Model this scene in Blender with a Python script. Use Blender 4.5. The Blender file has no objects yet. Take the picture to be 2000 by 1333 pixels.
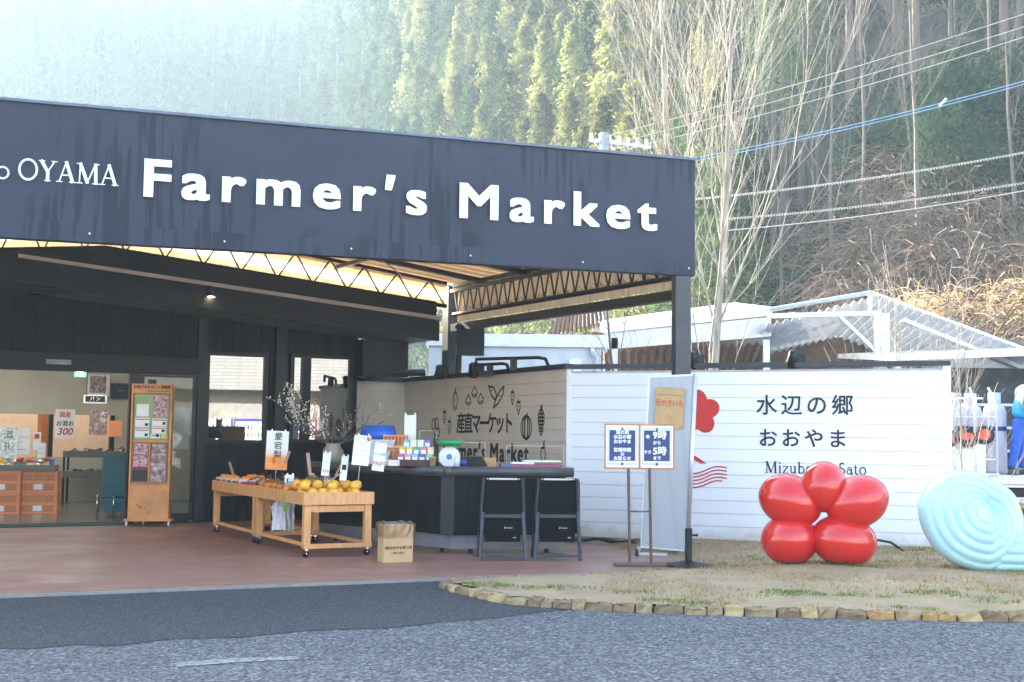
import bpy, bmesh, math, random
from mathutils import Vector, Matrix, noise
R = math.radians
rnd = random.Random(7)
scene = bpy.context.scene
col = scene.collection

# ---------------------------------------------------------------- camera
F_PX, PITCH, ROLL, EYE = 2440.0, R(4.36), R(0.66), 1.4
CAM_M = Matrix.Rotation(math.pi / 2 + PITCH, 4, 'X') @ Matrix.Rotation(ROLL, 4, 'Z')
cam_data = bpy.data.cameras.new('camera')
cam_data.sensor_width = 36.0
cam_data.lens = F_PX / 2000 * 36
cam_data.clip_start, cam_data.clip_end = 0.1, 3000
cam = bpy.data.objects.new('camera', cam_data)
col.objects.link(cam)
cam.matrix_world = Matrix.Translation((0, 0, EYE)) @ CAM_M
scene.camera = cam

# ---------------------------------------------------------------- light
SUN_AZ, SUN_EL = R(-42), R(24)
sun_dir = Vector((math.sin(SUN_AZ) * math.cos(SUN_EL), math.cos(SUN_AZ) * math.cos(SUN_EL), math.sin(SUN_EL)))
world = bpy.data.worlds.new('World')
scene.world = world
world.use_nodes = True
wn = world.node_tree
bg = wn.nodes['Background']
sky = wn.nodes.new('ShaderNodeTexSky')
sky.sky_type = 'NISHITA'
sky.sun_disc = False
sky.sun_elevation = SUN_EL
sky.sun_rotation = SUN_AZ
sky.air_density, sky.dust_density, sky.ozone_density = 1.0, 2.2, 0.6
wn.links.new(sky.outputs[0], bg.inputs[0])
bg.inputs[1].default_value = 0.15
sl = bpy.data.lights.new('sun', 'SUN')
sl.energy, sl.angle, sl.color = 4.5, R(0.6), (1.0, 0.93, 0.82)
sun = bpy.data.objects.new('sun', sl)
col.objects.link(sun)
sun.rotation_euler = sun_dir.to_track_quat('Z', 'Y').to_euler()
sun.location = sun_dir * 60
scene.view_settings.view_transform = 'Standard'
scene.view_settings.look = 'None'
scene.view_settings.gamma = 1
scene.view_settings.exposure = 2.75
scene.cycles.use_denoising = True
scene.cycles.max_bounces = 8
scene.cycles.transparent_max_bounces = 24
scene.cycles.volume_bounces = 1
HAZE = 0.0007

# ---------------------------------------------------------------- helpers
def ray(px, py):
    return (CAM_M.to_3x3() @ Vector(((px - 1000) / F_PX, -(py - 666.5) / F_PX, -1.0))).normalized()
def at(px, py, Y):                       # survey helper: the point seen at a pixel, at depth Y
    d = ray(px, py)
    return Vector((0, 0, EYE)) + d * (Y / d.y)
def gp(px, py, z=0.0):                   # the same, on a horizontal level
    d = ray(px, py)
    return Vector((0, 0, EYE)) + d * ((z - EYE) / d.z)
class Frame:                             # a vertical plane: origin and heading; u runs along it, v behind it
    def __init__(s, x, y, deg):
        s.o = Vector((x, y, 0)); s.a = R(deg); s.c, s.s = math.cos(s.a), math.sin(s.a)
    def w(s, u, v, z=0.0):
        return Vector((s.o.x + u * s.c - v * s.s, s.o.y + u * s.s + v * s.c, z))
    def px(s, x, y, v=0.0):              # pixel -> (u, z) on the plane
        d = ray(x, y); n = Vector((-s.s, s.c, 0)); o = s.o + n * v
        t = (o - Vector((0, 0, EYE))).dot(n) / d.dot(n)
        p = Vector((0, 0, EYE)) + d * t
        return (p.x - s.o.x) * s.c + (p.y - s.o.y) * s.s, p.z

def nt(name):
    m = bpy.data.materials.new(name); m.use_nodes = True
    return m, m.node_tree, m.node_tree.nodes['Principled BSDF']
def noise_fac(t, scale, detail=4, vec=None, rough=.55):
    n = t.nodes.new('ShaderNodeTexNoise'); n.inputs['Scale'].default_value = scale
    n.inputs['Detail'].default_value = detail; n.inputs['Roughness'].default_value = rough
    if vec is None:
        c = t.nodes.new('ShaderNodeTexCoord'); vec = c.outputs['Object']
    t.links.new(vec, n.inputs['Vector'])
    return n.outputs['Fac']
def mapped(t, sc, coord='Object'):
    c = t.nodes.new('ShaderNodeTexCoord'); m = t.nodes.new('ShaderNodeMapping')
    m.inputs['Scale'].default_value = sc
    t.links.new(c.outputs[coord], m.inputs['Vector'])
    return m.outputs[0]
def ramp(t, fac, stops):
    r = t.nodes.new('ShaderNodeValToRGB'); e = r.color_ramp.elements
    while len(e) < len(stops): e.new(.5)
    for k, (p, c) in enumerate(stops):
        e[k].position = p; e[k].color = (*c, 1) if len(c) == 3 else c
    t.links.new(fac, r.inputs[0])
    return r.outputs[0]
def bump(t, b, fac, strength, dist=.01):
    n = t.nodes.new('ShaderNodeBump'); n.inputs['Strength'].default_value = strength
    n.inputs['Distance'].default_value = dist
    t.links.new(fac, n.inputs['Height']); t.links.new(n.outputs[0], b.inputs['Normal'])
def pm(name, c, rough=.6, var=.12, scale=6, bmp=0, bscale=60, metal=0, spec=.5, coat=0, stretch=None, alpha=1):
    m, t, b = nt(name)
    vec = mapped(t, stretch) if stretch else None
    f = noise_fac(t, scale, 5, vec)
    lo = tuple(max(0, x * (1 - 1.6 * var)) for x in c); hi = tuple(min(1, x * (1 + 1.6 * var)) for x in c)
    t.links.new(ramp(t, f, [(.28, lo), (.72, hi)]), b.inputs['Base Color'])
    b.inputs['Roughness'].default_value = rough; b.inputs['Metallic'].default_value = metal
    b.inputs['Specular IOR Level'].default_value = spec; b.inputs['Coat Weight'].default_value = coat
    b.inputs['Alpha'].default_value = alpha
    if bmp: bump(t, b, noise_fac(t, bscale, 4, vec), bmp)
    return m
def emit(name, c, s):
    m, t, b = nt(name)
    b.inputs['Base Color'].default_value = (*c, 1); b.inputs['Emission Color'].default_value = (*c, 1)
    b.inputs['Emission Strength'].default_value = s
    return m
def glass(name, refl=.35, tint=(1, 1, 1), rough=.0):
    m, t, b = nt(name); t.nodes.remove(b)
    o = t.nodes['Material Output']; tr = t.nodes.new('ShaderNodeBsdfTransparent'); g = t.nodes.new('ShaderNodeBsdfGlossy')
    tr.inputs[0].default_value = (*tint, 1); g.inputs['Roughness'].default_value = rough
    lw = t.nodes.new('ShaderNodeLayerWeight'); lw.inputs[0].default_value = refl
    mx = t.nodes.new('ShaderNodeMixShader'); t.links.new(lw.outputs['Fresnel'], mx.inputs[0])
    t.links.new(tr.outputs[0], mx.inputs[1]); t.links.new(g.outputs[0], mx.inputs[2]); t.links.new(mx.outputs[0], o.inputs[0])
    return m
def sheer(name, c, transl=.5, var=.1, scale=5, stretch=None):   # light passes through: leaves, plastic sheet
    m, t, b = nt(name); t.nodes.remove(b); o = t.nodes['Material Output']
    f = noise_fac(t, scale, 4, mapped(t, stretch) if stretch else None)
    oi = t.nodes.new('ShaderNodeObjectInfo'); ad = t.nodes.new('ShaderNodeMath'); ad.operation = 'MULTIPLY_ADD'
    t.links.new(oi.outputs['Random'], ad.inputs[0]); ad.inputs[1].default_value = .3; t.links.new(f, ad.inputs[2])
    sb = t.nodes.new('ShaderNodeMath'); sb.operation = 'SUBTRACT'; t.links.new(ad.outputs[0], sb.inputs[0]); sb.inputs[1].default_value = .15
    cc = ramp(t, sb.outputs[0], [(.25, tuple(x * (1 - 2 * var) for x in c)), (.75, tuple(min(1, x * (1 + 2 * var)) for x in c))])
    d = t.nodes.new('ShaderNodeBsdfDiffuse'); tl = t.nodes.new('ShaderNodeBsdfTranslucent'); mx = t.nodes.new('ShaderNodeMixShader')
    t.links.new(cc, d.inputs[0]); t.links.new(cc, tl.inputs[0]); mx.inputs[0].default_value = transl
    t.links.new(d.outputs[0], mx.inputs[1]); t.links.new(tl.outputs[0], mx.inputs[2]); t.links.new(mx.outputs[0], o.inputs[0])
    return m

class MB:                                # collects shapes; build() links them as ONE mesh object
    def __init__(s): s.v, s.f = [], []
    def add(s, vs, fs):
        o = len(s.v); s.v += [tuple(p) for p in vs]; s.f += [tuple(i + o for i in f) for f in fs]; return s
    def box(s, c, d, rz=0, m=None):
        x, y, z = d[0] / 2, d[1] / 2, d[2] / 2
        vs = [Vector((a * x, b * y, e * z)) for e in (-1, 1) for b in (-1, 1) for a in (-1, 1)]
        mm = m or Matrix.Rotation(rz, 3, 'Z')
        return s.add([mm @ p + Vector(c) for p in vs], [(0, 2, 3, 1), (4, 5, 7, 6), (0, 1, 5, 4), (2, 6, 7, 3), (0, 4, 6, 2), (1, 3, 7, 5)])
    def b2(s, x0, x1, y0, y1, z0, z1):
        return s.box(((x0 + x1) / 2, (y0 + y1) / 2, (z0 + z1) / 2), (abs(x1 - x0), abs(y1 - y0), abs(z1 - z0)))
    def bar(s, p, q, w, h=None):         # square bar between two points
        p, q = Vector(p), Vector(q); d = q - p; h = h or w
        return s.box((p + q) / 2, (w, h, d.length), m=d.to_track_quat('Z', 'Y').to_matrix())
    def tube(s, pts, r, n=6, cap=True):
        pts = [Vector(p) for p in pts]; rs = r if isinstance(r, (list, tuple)) else [r] * len(pts)
        rings, q0 = [], None
        for i, p in enumerate(pts):
            d = (pts[min(i + 1, len(pts) - 1)] - pts[max(i - 1, 0)])
            if d.length < 1e-9: d = Vector((0, 0, 1))
            q = d.to_track_quat('Z', 'Y') if q0 is None else (q0.to_matrix().col[2].rotation_difference(d) @ q0)
            q0 = q
            rings.append([p + q @ Vector((rs[i] * math.cos(k * 2 * math.pi / n), rs[i] * math.sin(k * 2 * math.pi / n), 0)) for k in range(n)])
        vs = [p for g in rings for p in g]
        fs = [(i * n + k, i * n + (k + 1) % n, (i + 1) * n + (k + 1) % n, (i + 1) * n + k) for i in range(len(pts) - 1) for k in range(n)]
        if cap: fs += [tuple(range(n - 1, -1, -1)), tuple((len(pts) - 1) * n + k for k in range(n))]
        return s.add(vs, fs)
    def lathe(s, prof, c=(0, 0, 0), n=20, m=None):   # prof: (radius, z)
        m = m or Matrix.Identity(3)
        vs = [m @ Vector((r * math.cos(k * 2 * math.pi / n), r * math.sin(k * 2 * math.pi / n), z)) + Vector(c) for r, z in prof for k in range(n)]
        fs = [(i * n + k, i * n + (k + 1) % n, (i + 1) * n + (k + 1) % n, (i + 1) * n + k) for i in range(len(prof) - 1) for k in range(n)]
        return s.add(vs, fs)
    def ball(s, c, r, n=12, k=8, m=None, wob=0):
        r = (r, r, r) if not isinstance(r, (tuple, list)) else r
        m = m or Matrix.Identity(3); vs = []
        for i in range(k + 1):
            t = math.pi * i / k
            for j in range(n):
                a = 2 * math.pi * j / n; w = 1 + (rnd.uniform(-wob, wob) if wob else 0)
                vs.append(m @ Vector((r[0] * w * math.sin(t) * math.cos(a), r[1] * w * math.sin(t) * math.sin(a), -r[2] * w * math.cos(t))) + Vector(c))
        fs = [(i * n + j, i * n + (j + 1) % n, (i + 1) * n + (j + 1) % n, (i + 1) * n + j) for i in range(k) for j in range(n)]
        return s.add(vs, fs)
    def poly(s, pts, th, ax='y'):        # outline in (u, z), thickness along y
        n = len(pts)
        vs = [(u, 0, z) for u, z in pts] + [(u, th, z) for u, z in pts]
        return s.add(vs, [tuple(range(n)), tuple(range(2 * n - 1, n - 1, -1))] + [(k, k + n, (k + 1) % n + n, (k + 1) % n) for k in range(n)])
    def ribbon(s, pts, w, y=0.0, th=.002, closed=False):   # flat stroke in (u, z)
        P = [Vector((a, b)) for a, b in pts]
        if closed: P.append(P[0])
        for a, b in zip(P, P[1:]):
            d = b - a
            if d.length < 1e-6: continue
            n = Vector((-d.y, d.x)).normalized() * w / 2; e = d.normalized() * w * .3
            q = [a - e + n, b + e + n, b + e - n, a - e - n]
            s.add([(p.x, y, p.y) for p in q] + [(p.x, y + th, p.y) for p in q], [(0, 1, 2, 3), (7, 6, 5, 4), (0, 4, 5, 1), (1, 5, 6, 2), (2, 6, 7, 3), (3, 7, 4, 0)])
        return s
    def mesh(s, name):
        me = bpy.data.meshes.new(name); me.from_pydata(s.v, [], s.f); me.update(); return me
    def build(s, name, mat, parent=None, smooth=False, bevel=0):
        me = s.mesh(name)
        if mat: me.materials.append(mat)
        bm = bmesh.new(); bm.from_mesh(me); bmesh.ops.recalc_face_normals(bm, faces=bm.faces)
        if bevel: bmesh.ops.bevel(bm, geom=bm.edges[:], offset=bevel, segments=1, affect='EDGES')
        bm.to_mesh(me); bm.free()
        if smooth: me.polygons.foreach_set('use_smooth', [True] * len(me.polygons))
        return link(name, me, parent)
def link(name, data, parent=None, loc=None, rz=None):
    o = bpy.data.objects.new(name, data); col.objects.link(o); o.parent = parent
    if loc is not None: o.location = loc
    if rz is not None: o.rotation_euler = (0, 0, rz)
    return o
def tag(o, label=None, cat=None, group=None, kind=None):
    if label: o['label'] = label
    if cat: o['category'] = cat
    if group: o['group'] = group
    if kind: o['kind'] = kind
    return o
def thing(name, label, cat, loc=(0, 0, 0), rz=0, group=None):
    return tag(link(name, None, None, loc, rz), label, cat, group)
def copy_tree(o, parent=None):
    c = o.copy(); col.objects.link(c); c.parent = parent
    for ch in list(o.children): copy_tree(ch, c)
    return c
BOLD = {}
def text(s, size, mat, parent, u, z, y=-.004, name='lettering', bold=0, sx=1, al='CENTER', sp=1, th=.001, rx=90, rz=0, shear=0, ay='CENTER'):
    c = bpy.data.curves.new(name, 'FONT'); c.body = s; c.size = size; c.align_x = al; c.align_y = ay
    c.extrude = th; c.space_character = sp; c.shear = shear; c.resolution_u = 3
    c.materials.append(mat)
    o = link(name, c, parent, (u, y, z)); o.rotation_euler = (R(rx), 0, R(rz)); o.scale = (sx, 1, 1)
    BOLD[o.name] = bold * size
    return o
# ---------------------------------------------------------------- materials
BLACKWOOD = pm('black stained wood', (.006, .0065, .009), .55, .4, 9, .25, 40, stretch=(14, 14, 1.2), spec=.2)
BLACKPAINT = pm('black painted steel', (.006, .0065, .008), .45, .2, 6, spec=.35)
BLACKBEAM = pm('black painted beam', (.005, .0055, .007), .5, .25, 5, .1, 30, spec=.3)
GREYSTRIP = pm('weathered pale metal trim', (.42, .38, .36), .5, .12, 4, stretch=(1, 1, 8))
SOFFIT = pm('grey green soffit board', (.13, .16, .16), .6, .1, 3)
WHITE = pm('white enamelled metal', (.78, .79, .82), .35, .04, 2)
PAPER = pm('white paper', (.82, .82, .82), .6, .03, 5)
BLACKTXT = pm('black lettering film', (.012, .012, .014), .5, .1, 4)
WHITETXT = pm('white lettering film', (.86, .88, .88), .5, .05, 3)
REDTXT = pm('red lettering', (.55, .02, .015), .5, .08, 6)
BLUETXT = pm('blue marker', (.08, .2, .5), .5, .1, 6)
NAVY = pm('navy printed panel', (.02, .04, .15), .45, .08, 5)
PINE = pm('orange varnished pine', (.6, .25, .075), .42, .16, 4, .05, 30, stretch=(1, 1, 1))
PALEPINE = pm('pale planed wood', (.64, .31, .115), .5, .12, 5, .05, 40, stretch=(6, 6, 1))
CHROME = pm('chromed steel', (.6, .6, .62), .2, .05, 3, metal=1)
RUBBER = pm('black rubber', (.015, .015, .016), .6, .2, 5)
CONC = pm('weathered concrete', (.33, .33, .31), .8, .16, 4, .3, 40)
CARD = pm('brown cardboard', (.52, .34, .17), .75, .08, 4)
ORANGEPL = pm('orange plastic crate', (.75, .25, .08), .45, .08, 4)
TEAL = pm('teal plastic basket', (.02, .12, .15), .45, .1, 4)
GREENMAT = pm('dark green entrance mat', (.008, .06, .045), .9, .2, 30, .4, 200)
CLEAR = glass('clear acrylic', .12, (.97, .97, .97))
GALV = pm('galvanised steel', (.5, .51, .53), .4, .1, 5, metal=.6)
SHOPF = Frame(-4.77, 19.36, 28)
FENCEF = Frame(.75, 16.77, -20.7)
BEIGEF = Frame(.75, 16.77, 118)
FASCF = Frame(2.22, 15.13, 18)

# ---------------------------------------------------------------- ground
def sheet(name, pts, z, mat, th=0.0):
    n = len(pts); vs = [(x, y, z) for x, y in pts]; fs = [tuple(range(n))]
    if th:
        vs += [(x, y, z - th) for x, y in pts]; fs += [(k, k + n, (k + 1) % n + n, (k + 1) % n) for k in range(n)]
    return tag(MB().add(vs, fs).build(name, mat), kind='structure')
m, t, b = nt('dry valley soil'); f = noise_fac(t, .6, 6)
t.links.new(ramp(t, f, [(.3, (.07, .06, .045)), (.7, (.14, .12, .08))]), b.inputs['Base Color']); b.inputs['Roughness'].default_value = .95
sheet('ground', [(-900, -300), (900, -300), (900, 900), (-900, 900)], -.05, m)
def asphalt(name, lo, hi, spk, sc):
    m, t, b = nt(name)
    big = noise_fac(t, .7, 5); v = t.nodes.new('ShaderNodeTexVoronoi'); v.inputs['Scale'].default_value = sc
    c = t.nodes.new('ShaderNodeTexCoord'); t.links.new(c.outputs['Object'], v.inputs['Vector'])
    a = ramp(t, big, [(.25, lo), (.75, hi)])
    st = ramp(t, v.outputs['Color'], [(.2, (.3, .3, .31)), (.5, (.85, .85, .85)), (.78, (1.6, 1.6, 1.58)), (.94, (spk, spk, spk))])
    mx = t.nodes.new('ShaderNodeMix'); mx.data_type = 'RGBA'; mx.blend_type = 'MULTIPLY'; mx.inputs[0].default_value = 1
    t.links.new(a, mx.inputs[6]); t.links.new(st, mx.inputs[7]); t.links.new(mx.outputs[2], b.inputs['Base Color'])
    b.inputs['Roughness'].default_value = .82
    bump(t, b, v.outputs['Distance'], .9, .012)
    return m
ASPH = asphalt('worn grey asphalt', (.095, .099, .107), (.115, .119, .127), 2.7, 52)
ASPHN = asphalt('newer dark asphalt', (.044, .046, .051), (.052, .054, .06), 3.0, 90)
sheet('asphalt_lot', [(-45, -40), (45, -40), (45, 40), (-45, 40)], 0, ASPH)
fe0, fe1 = Vector((-4.24, 10.55)), Vector((2.25, 13.45))
fd = (fe1 - fe0).normalized(); fl = fe0 - fd * 9
q = [gp(x, y) for x, y in ((1190, 1182), (1120, 1191), (1060, 1196), (980, 1207), (870, 1216), (760, 1228), (600, 1233), (470, 1246), (330, 1250), (230, 1262), (150, 1260), (60, 1269), (0, 1268))]
q.append(q[-1] + (q[-1] - q[-2]) * 6)
sheet('asphalt_patch', [fl[:], fe1[:]] + [(p.x, p.y) for p in q], .004, ASPHN)
# painted line remains
pl = [gp(x, y) for x, y in ((340, 1296), (470, 1286), (580, 1283), (585, 1289), (470, 1295), (345, 1304))]
m, t, b = nt('worn white road paint'); f = noise_fac(t, 26, 4)
t.links.new(ramp(t, f, [(.4, (.11, .115, .12)), (.62, (.33, .33, .33))]), b.inputs['Base Color']); b.inputs['Roughness'].default_value = .8
sheet('road_marking', [(p.x, p.y) for p in pl], .004, m)
# red-brown shop floor with its pale concrete edge
m, t, b = nt('red brown painted concrete')
f = noise_fac(t, 1.1, 6, mapped(t, (1, 1, 1))); g = noise_fac(t, 3.2, 5, mapped(t, (.5, 2.2, 1)))
t.links.new(ramp(t, g, [(.3, (.25, .125, .09)), (.5, (.29, .145, .108)), (.7, (.33, .17, .128))]), b.inputs['Base Color'])
t.links.new(ramp(t, f, [(.35, (.34, .34, .34)), (.65, (.6, .6, .6))]), b.inputs['Roughness'])
bump(t, b, noise_fac(t, 30, 4), .12)
FLOORM = m
er = gp(1160, 1068)
n2 = Vector((-fd.y, fd.x))
fb = [fl + n2 * .072, fe1 + n2 * .072, Vector((er.x, er.y)), Vector((.62, 16.9)), Vector((-1.9, 21.7)), Vector((-2.4, 20.7)), Vector((-14, 14.4))]
sheet('shop_floor', [p[:] for p in fb], .03, FLOORM, .05)
sheet('floor_edge', [fl[:], fe1[:], (fe1 + n2 * .07)[:], (fl + n2 * .07)[:]], .026, pm('pale edge concrete', (.24, .235, .21), .8, .12, 6, .2, 50), .05)

# grass mound, kerb
kp = [gp(x, y, .06) for x, y in ((868, 1137), (950, 1157), (1020, 1168), (1200, 1179), (1400, 1186), (1600, 1191), (1800, 1196), (2000, 1198), (2250, 1196))]
def catmull(P, n):
    out = []
    for i in range(len(P) - 1):
        p0, p1, p2, p3 = P[max(i - 1, 0)], P[i], P[i + 1], P[min(i + 2, len(P) - 1)]
        for k in range(n):
            t_ = k / n
            out.append(.5 * ((2 * p1) + (p2 - p0) * t_ + (2 * p0 - 5 * p1 + 4 * p2 - p3) * t_ * t_ + (3 * p1 - p0 - 3 * p2 + p3) * t_ ** 3))
    return out + [P[-1]]
kc = catmull(kp, 8)
back = [Vector((er.x + .02, er.y, 0)), Vector((1.1, 16.7, 0)), Vector((3.1, 15.9, 0)), Vector((5.3, 15.05, 0)), Vector((9, 14.2, 0)), Vector((11, 13.5, 0))]
mb = MB(); NU, NV = len(kc), 26
fr = [Vector((fe1.x, fe1.y, 0)) if False else None]
def backpt(s_):
    L = [(Vector((-.62, 12.2, 0)))] + [Vector((fe1.x + .05, fe1.y - .02, 0))] + back[1:]
    L = [Vector((-.6, 12.12, 0)), Vector((1.0, 12.84, 0)), Vector((2.27, 13.42, 0)), Vector((2.0, 16.2, 0)), Vector((5.3, 15.1, 0)), Vector((9, 14, 0))]
    x = s_ * (len(L) - 1); i = min(int(x), len(L) - 2); return L[i].lerp(L[i + 1], x - i)
def seg_d(p, a, c):
    d = c - a; t_ = max(0, min(1, (p - a).dot(d) / d.length_squared)); return (p - a - d * t_).length
def soil_h(x, y):
    p = Vector((x, y)); e2 = Vector((er.x, er.y)); fd_ = min(seg_d(p, fe0, fe1), seg_d(p, fe1, e2), seg_d(p, e2, Vector((.62, 16.9))))
    g_ = min(1, fd_ / .9); k = min(1, max(0, (y - 9.9) / 2.6)) * g_
    if fd_ < .35: return .022 + .02 * fd_
    return .03 + .02 * g_ + .075 * k * k * (3 - 2 * k) + .018 * noise.noise(Vector((x * 1.3, y * 1.3, 0))) + .008 * noise.noise(Vector((x * 5, y * 5, 3)))
# regular grid clipped to the bed outline
def inside(x, y):
    if y < 9.2: return False
    kx = [p.x for p in kc]
    if x < kx[0]: return False
    for a, c in zip(kc, kc[1:]):
        if a.x <= x <= c.x:
            yk = a.y + (c.y - a.y) * (x - a.x) / max(1e-6, c.x - a.x)
            break
    else: yk = kc[-1].y
    if y < yk + .03: return False
    if x < fe1.x:
        if y > fe0.y + (x - fe0.x) * fd.y / fd.x - .02:       # beyond the floor edge line
            xr = er.x + (fe1.x - er.x) * (er.y - y) / (er.y - fe1.y)
            if x < xr + .03: return False
    return y < 17.2 - (x - .75) * .378
st = .07; vid = {}; mb = MB()
xs = [-.7 + st * i for i in range(int(12 / st))]; ys = [9.4 + st * j for j in range(int(8 / st))]
def gv(i, j):
    if (i, j) not in vid:
        vid[(i, j)] = len(mb.v); mb.v.append((xs[i], ys[j], soil_h(xs[i], ys[j])))
    return vid[(i, j)]
for i in range(len(xs) - 1):
    for j in range(len(ys) - 1):
        if inside(xs[i] + st / 2, ys[j] + st / 2): mb.f.append((gv(i, j), gv(i + 1, j), gv(i + 1, j + 1), gv(i, j + 1)))
m, t, b = nt('dry winter turf soil'); f = noise_fac(t, 1.6, 8, None, .65); g = noise_fac(t, 60, 3)
mx = t.nodes.new('ShaderNodeMix'); mx.data_type = 'RGBA'; mx.inputs[0].default_value = .45
t.links.new(ramp(t, f, [(.3, (.22, .15, .08)), (.5, (.36, .255, .145)), (.68, (.46, .34, .205))]), mx.inputs[6])
t.links.new(ramp(t, g, [(.3, (.2, .14, .075)), (.7, (.5, .38, .24))]), mx.inputs[7])
t.links.new(mx.outputs[2], b.inputs['Base Color']); b.inputs['Roughness'].default_value = .95; bump(t, b, g, .7, .02)
tag(mb.build('planting_bed', m, smooth=True), kind='structure')
# kerb of rough stones, each a stone
kerb = thing('stone_kerb', 'low kerb of rough yellow-brown stones curving round the bare turf bed', 'kerb')
KST = [pm('kerb stone %d' % i, c, .85, .3, 7, .6, 25) for i, c in enumerate(((.36, .22, .09), (.28, .2, .11), (.4, .29, .14), (.2, .14, .08)))]
d_acc = 0; dense = catmull(kp, 40); nxt = 0; i0 = 0
L = [0]
for a, c in zip(dense, dense[1:]): L.append(L[-1] + (c - a).length)
s_ = 0.0
def along(x):
    for k in range(len(L) - 1):
        if L[k + 1] >= x: return dense[k].lerp(dense[k + 1], (x - L[k]) / max(1e-9, L[k + 1] - L[k]))
    return dense[-1]
while s_ < L[-1] - .2:
    w_ = rnd.uniform(.1, .26); a = along(s_); c = along(s_ + w_); d = c - a
    o = MB(); o.ball((0, 0, 0), (w_ * .62, .1, .1), 10, 8)
    o.v = [(x * (1 + .35 * abs(x) / w_) if 0 else math.copysign(min(abs(x), w_ * .47) + 0, x) + rnd.uniform(-.006, .006), math.copysign(min(abs(y), .06), y) + rnd.uniform(-.014, .014), math.copysign(min(abs(z), .05), z) + rnd.uniform(-.012, .012)) for x, y, z in o.v]
    st_ = o.build('stone', rnd.choice(KST), kerb); st_.location = ((a.x + c.x) / 2, (a.y + c.y) / 2, .018 + rnd.uniform(-.012, .008)); st_.rotation_euler = (rnd.uniform(-.1, .1), rnd.uniform(-.06, .06), math.atan2(d.y, d.x) + rnd.uniform(-.06, .06))
    s_ += w_ * .99
# grass: dry stubble and green tufts
GREEN = sheer('fresh green grass', (.19, .28, .06), .4, .2, 9); DRY = sheer('dry straw grass', (.44, .31, .15), .3, .2, 9)
def blades(name, spots, n, mat, h, spread, label):
    o = MB()
    for (x, y) in spots:
        for _ in range(n):
            a = rnd.uniform(0, 6.28); r_ = spread * math.sqrt(rnd.random()); bx, by = x + r_ * math.cos(a) * 1.7, y + r_ * math.sin(a)
            if not inside(bx, by): continue
            z = soil_h(bx, by) - .004; hh = h * rnd.uniform(.5, 1.2); lx, ly = rnd.uniform(-.5, .5) * hh, rnd.uniform(-.5, .5) * hh; w_ = .006
            ca, sa = math.cos(a) * w_, math.sin(a) * w_
            o.add([(bx - ca, by - sa, z), (bx + ca, by + sa, z), (bx + lx, by + ly, z + hh)], [(0, 1, 2)])
    return tag(o.build(name, mat), label, 'grass', kind='stuff')
gs = [gp(x, y, .07) for x, y in ((895, 1143), (935, 1143), (960, 1147), (1000, 1150), (1060, 1152), (1110, 1150), (1420, 1100), (1440, 1108), (1490, 1094), (1500, 1098), (1530, 1160), (1520, 1163), (1545, 1160), (1340, 1176), (1290, 1172), (1380, 1178), (1700, 1165), (1800, 1160), (1830, 1162), (1790, 1185), (1900, 1168), (1950, 1175), (1690, 1120), (1810, 1085), (1825, 1082), (1860, 1088), (1570, 1163), (1620, 1165), (1970, 1160), (1450, 1185), (1240, 1160))]
blades('green_grass', [(p.x, p.y) for p in gs], 80, GREEN, .032, .12, 'scattered tufts of fresh green grass on the dry turf bed')
dry = []
while len(dry) < 420:
    x, y = rnd.uniform(-.3, 8), rnd.uniform(9.8, 16)
    if inside(x, y) and (noise.noise(Vector((x, y, 5))) > -.1 or y > 13): dry.append((x, y))
blades('dry_grass', dry, 42, DRY, .035, .2, 'short dry straw-coloured grass over the turf bed')

# ---------------------------------------------------------------- shop building
shop = thing('shop_building', 'black timber-clad shop with wide glazed entrance and sloping eave, behind the fruit tables', 'building', SHOPF.o, SHOPF.a)
def P(o, name, mat, parent=shop, **k): return o.build(name, mat, parent, **k)
P(MB().b2(-12, -4.9, .06, .2, 0, 3.6).b2(-9, 0.0, .06, .2, 2.5, 4.05).b2(0.0, .07, .06, .2, 0, 3.6).b2(.07, .98, .06, .2, 0, 1.28).b2(.07, .98, .06, .2, 2.62, 3.6).b2(.98, 1.43, .06, .2, 0, 3.6)
  .b2(1.43, 2.41, .06, .2, 0, 1.3).b2(1.43, 2.41, .06, .2, 2.64, 3.6).b2(2.41, 2.55, .06, .2, 0, 3.4).b2(2.45, 2.6, .2, 9, 0, 3.3).b2(-9, 2.6, 8.9, 9, 0, 3.6).b2(-9.1, -9, .06, 9, 0, 3.6), 'wall', BLACKWOOD)
pk = 0
def plank(u0, u1, z0, z1, v=.035):
    P(MB().b2(u0 + .003, u1 - .003, v, v + .024, z0, z1), 'plank', BLACKWOOD)
u = -4.9
while u < -.03:
    plank(u, u + .175, 2.56, 3.62 - .0 * u); u += .175
u = .0
segs = lambda a, c: [(0.03, 3.4)] if (c < .03 or a > 2.45 or (a >= 1.02 and c <= 1.39)) else ([(0.03, 1.22), (2.68, 3.4)])
while u < 2.5:
    c = min(u + .15, 2.5)
    for z0, z1 in segs(u, c): plank(u, c, z0, z1)
    u += .15
P(MB().b2(1.13, 1.31, -.06, .03, .03, 3.1), 'post', BLACKPAINT)
P(MB().b2(-.1, .03, -.03, .08, .03, 3.3), 'post', BLACKPAINT)
P(MB().b2(-1.115, -.985, -.04, .1, .03, 2.28), 'post', BLACKPAINT)
hd = P(MB().b2(-4.9, -.03, -.05, .1, 2.28, 2.545), 'header_beam', BLACKBEAM)
P(MB().b2(-2.33, -1.98, -.075, -.05, 2.375, 2.445), 'door_sensor', pm('grey sensor housing', (.22, .22, .24), .5), hd)
WGLASS = glass('window glass', .64, (.35, .38, .38))
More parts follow.
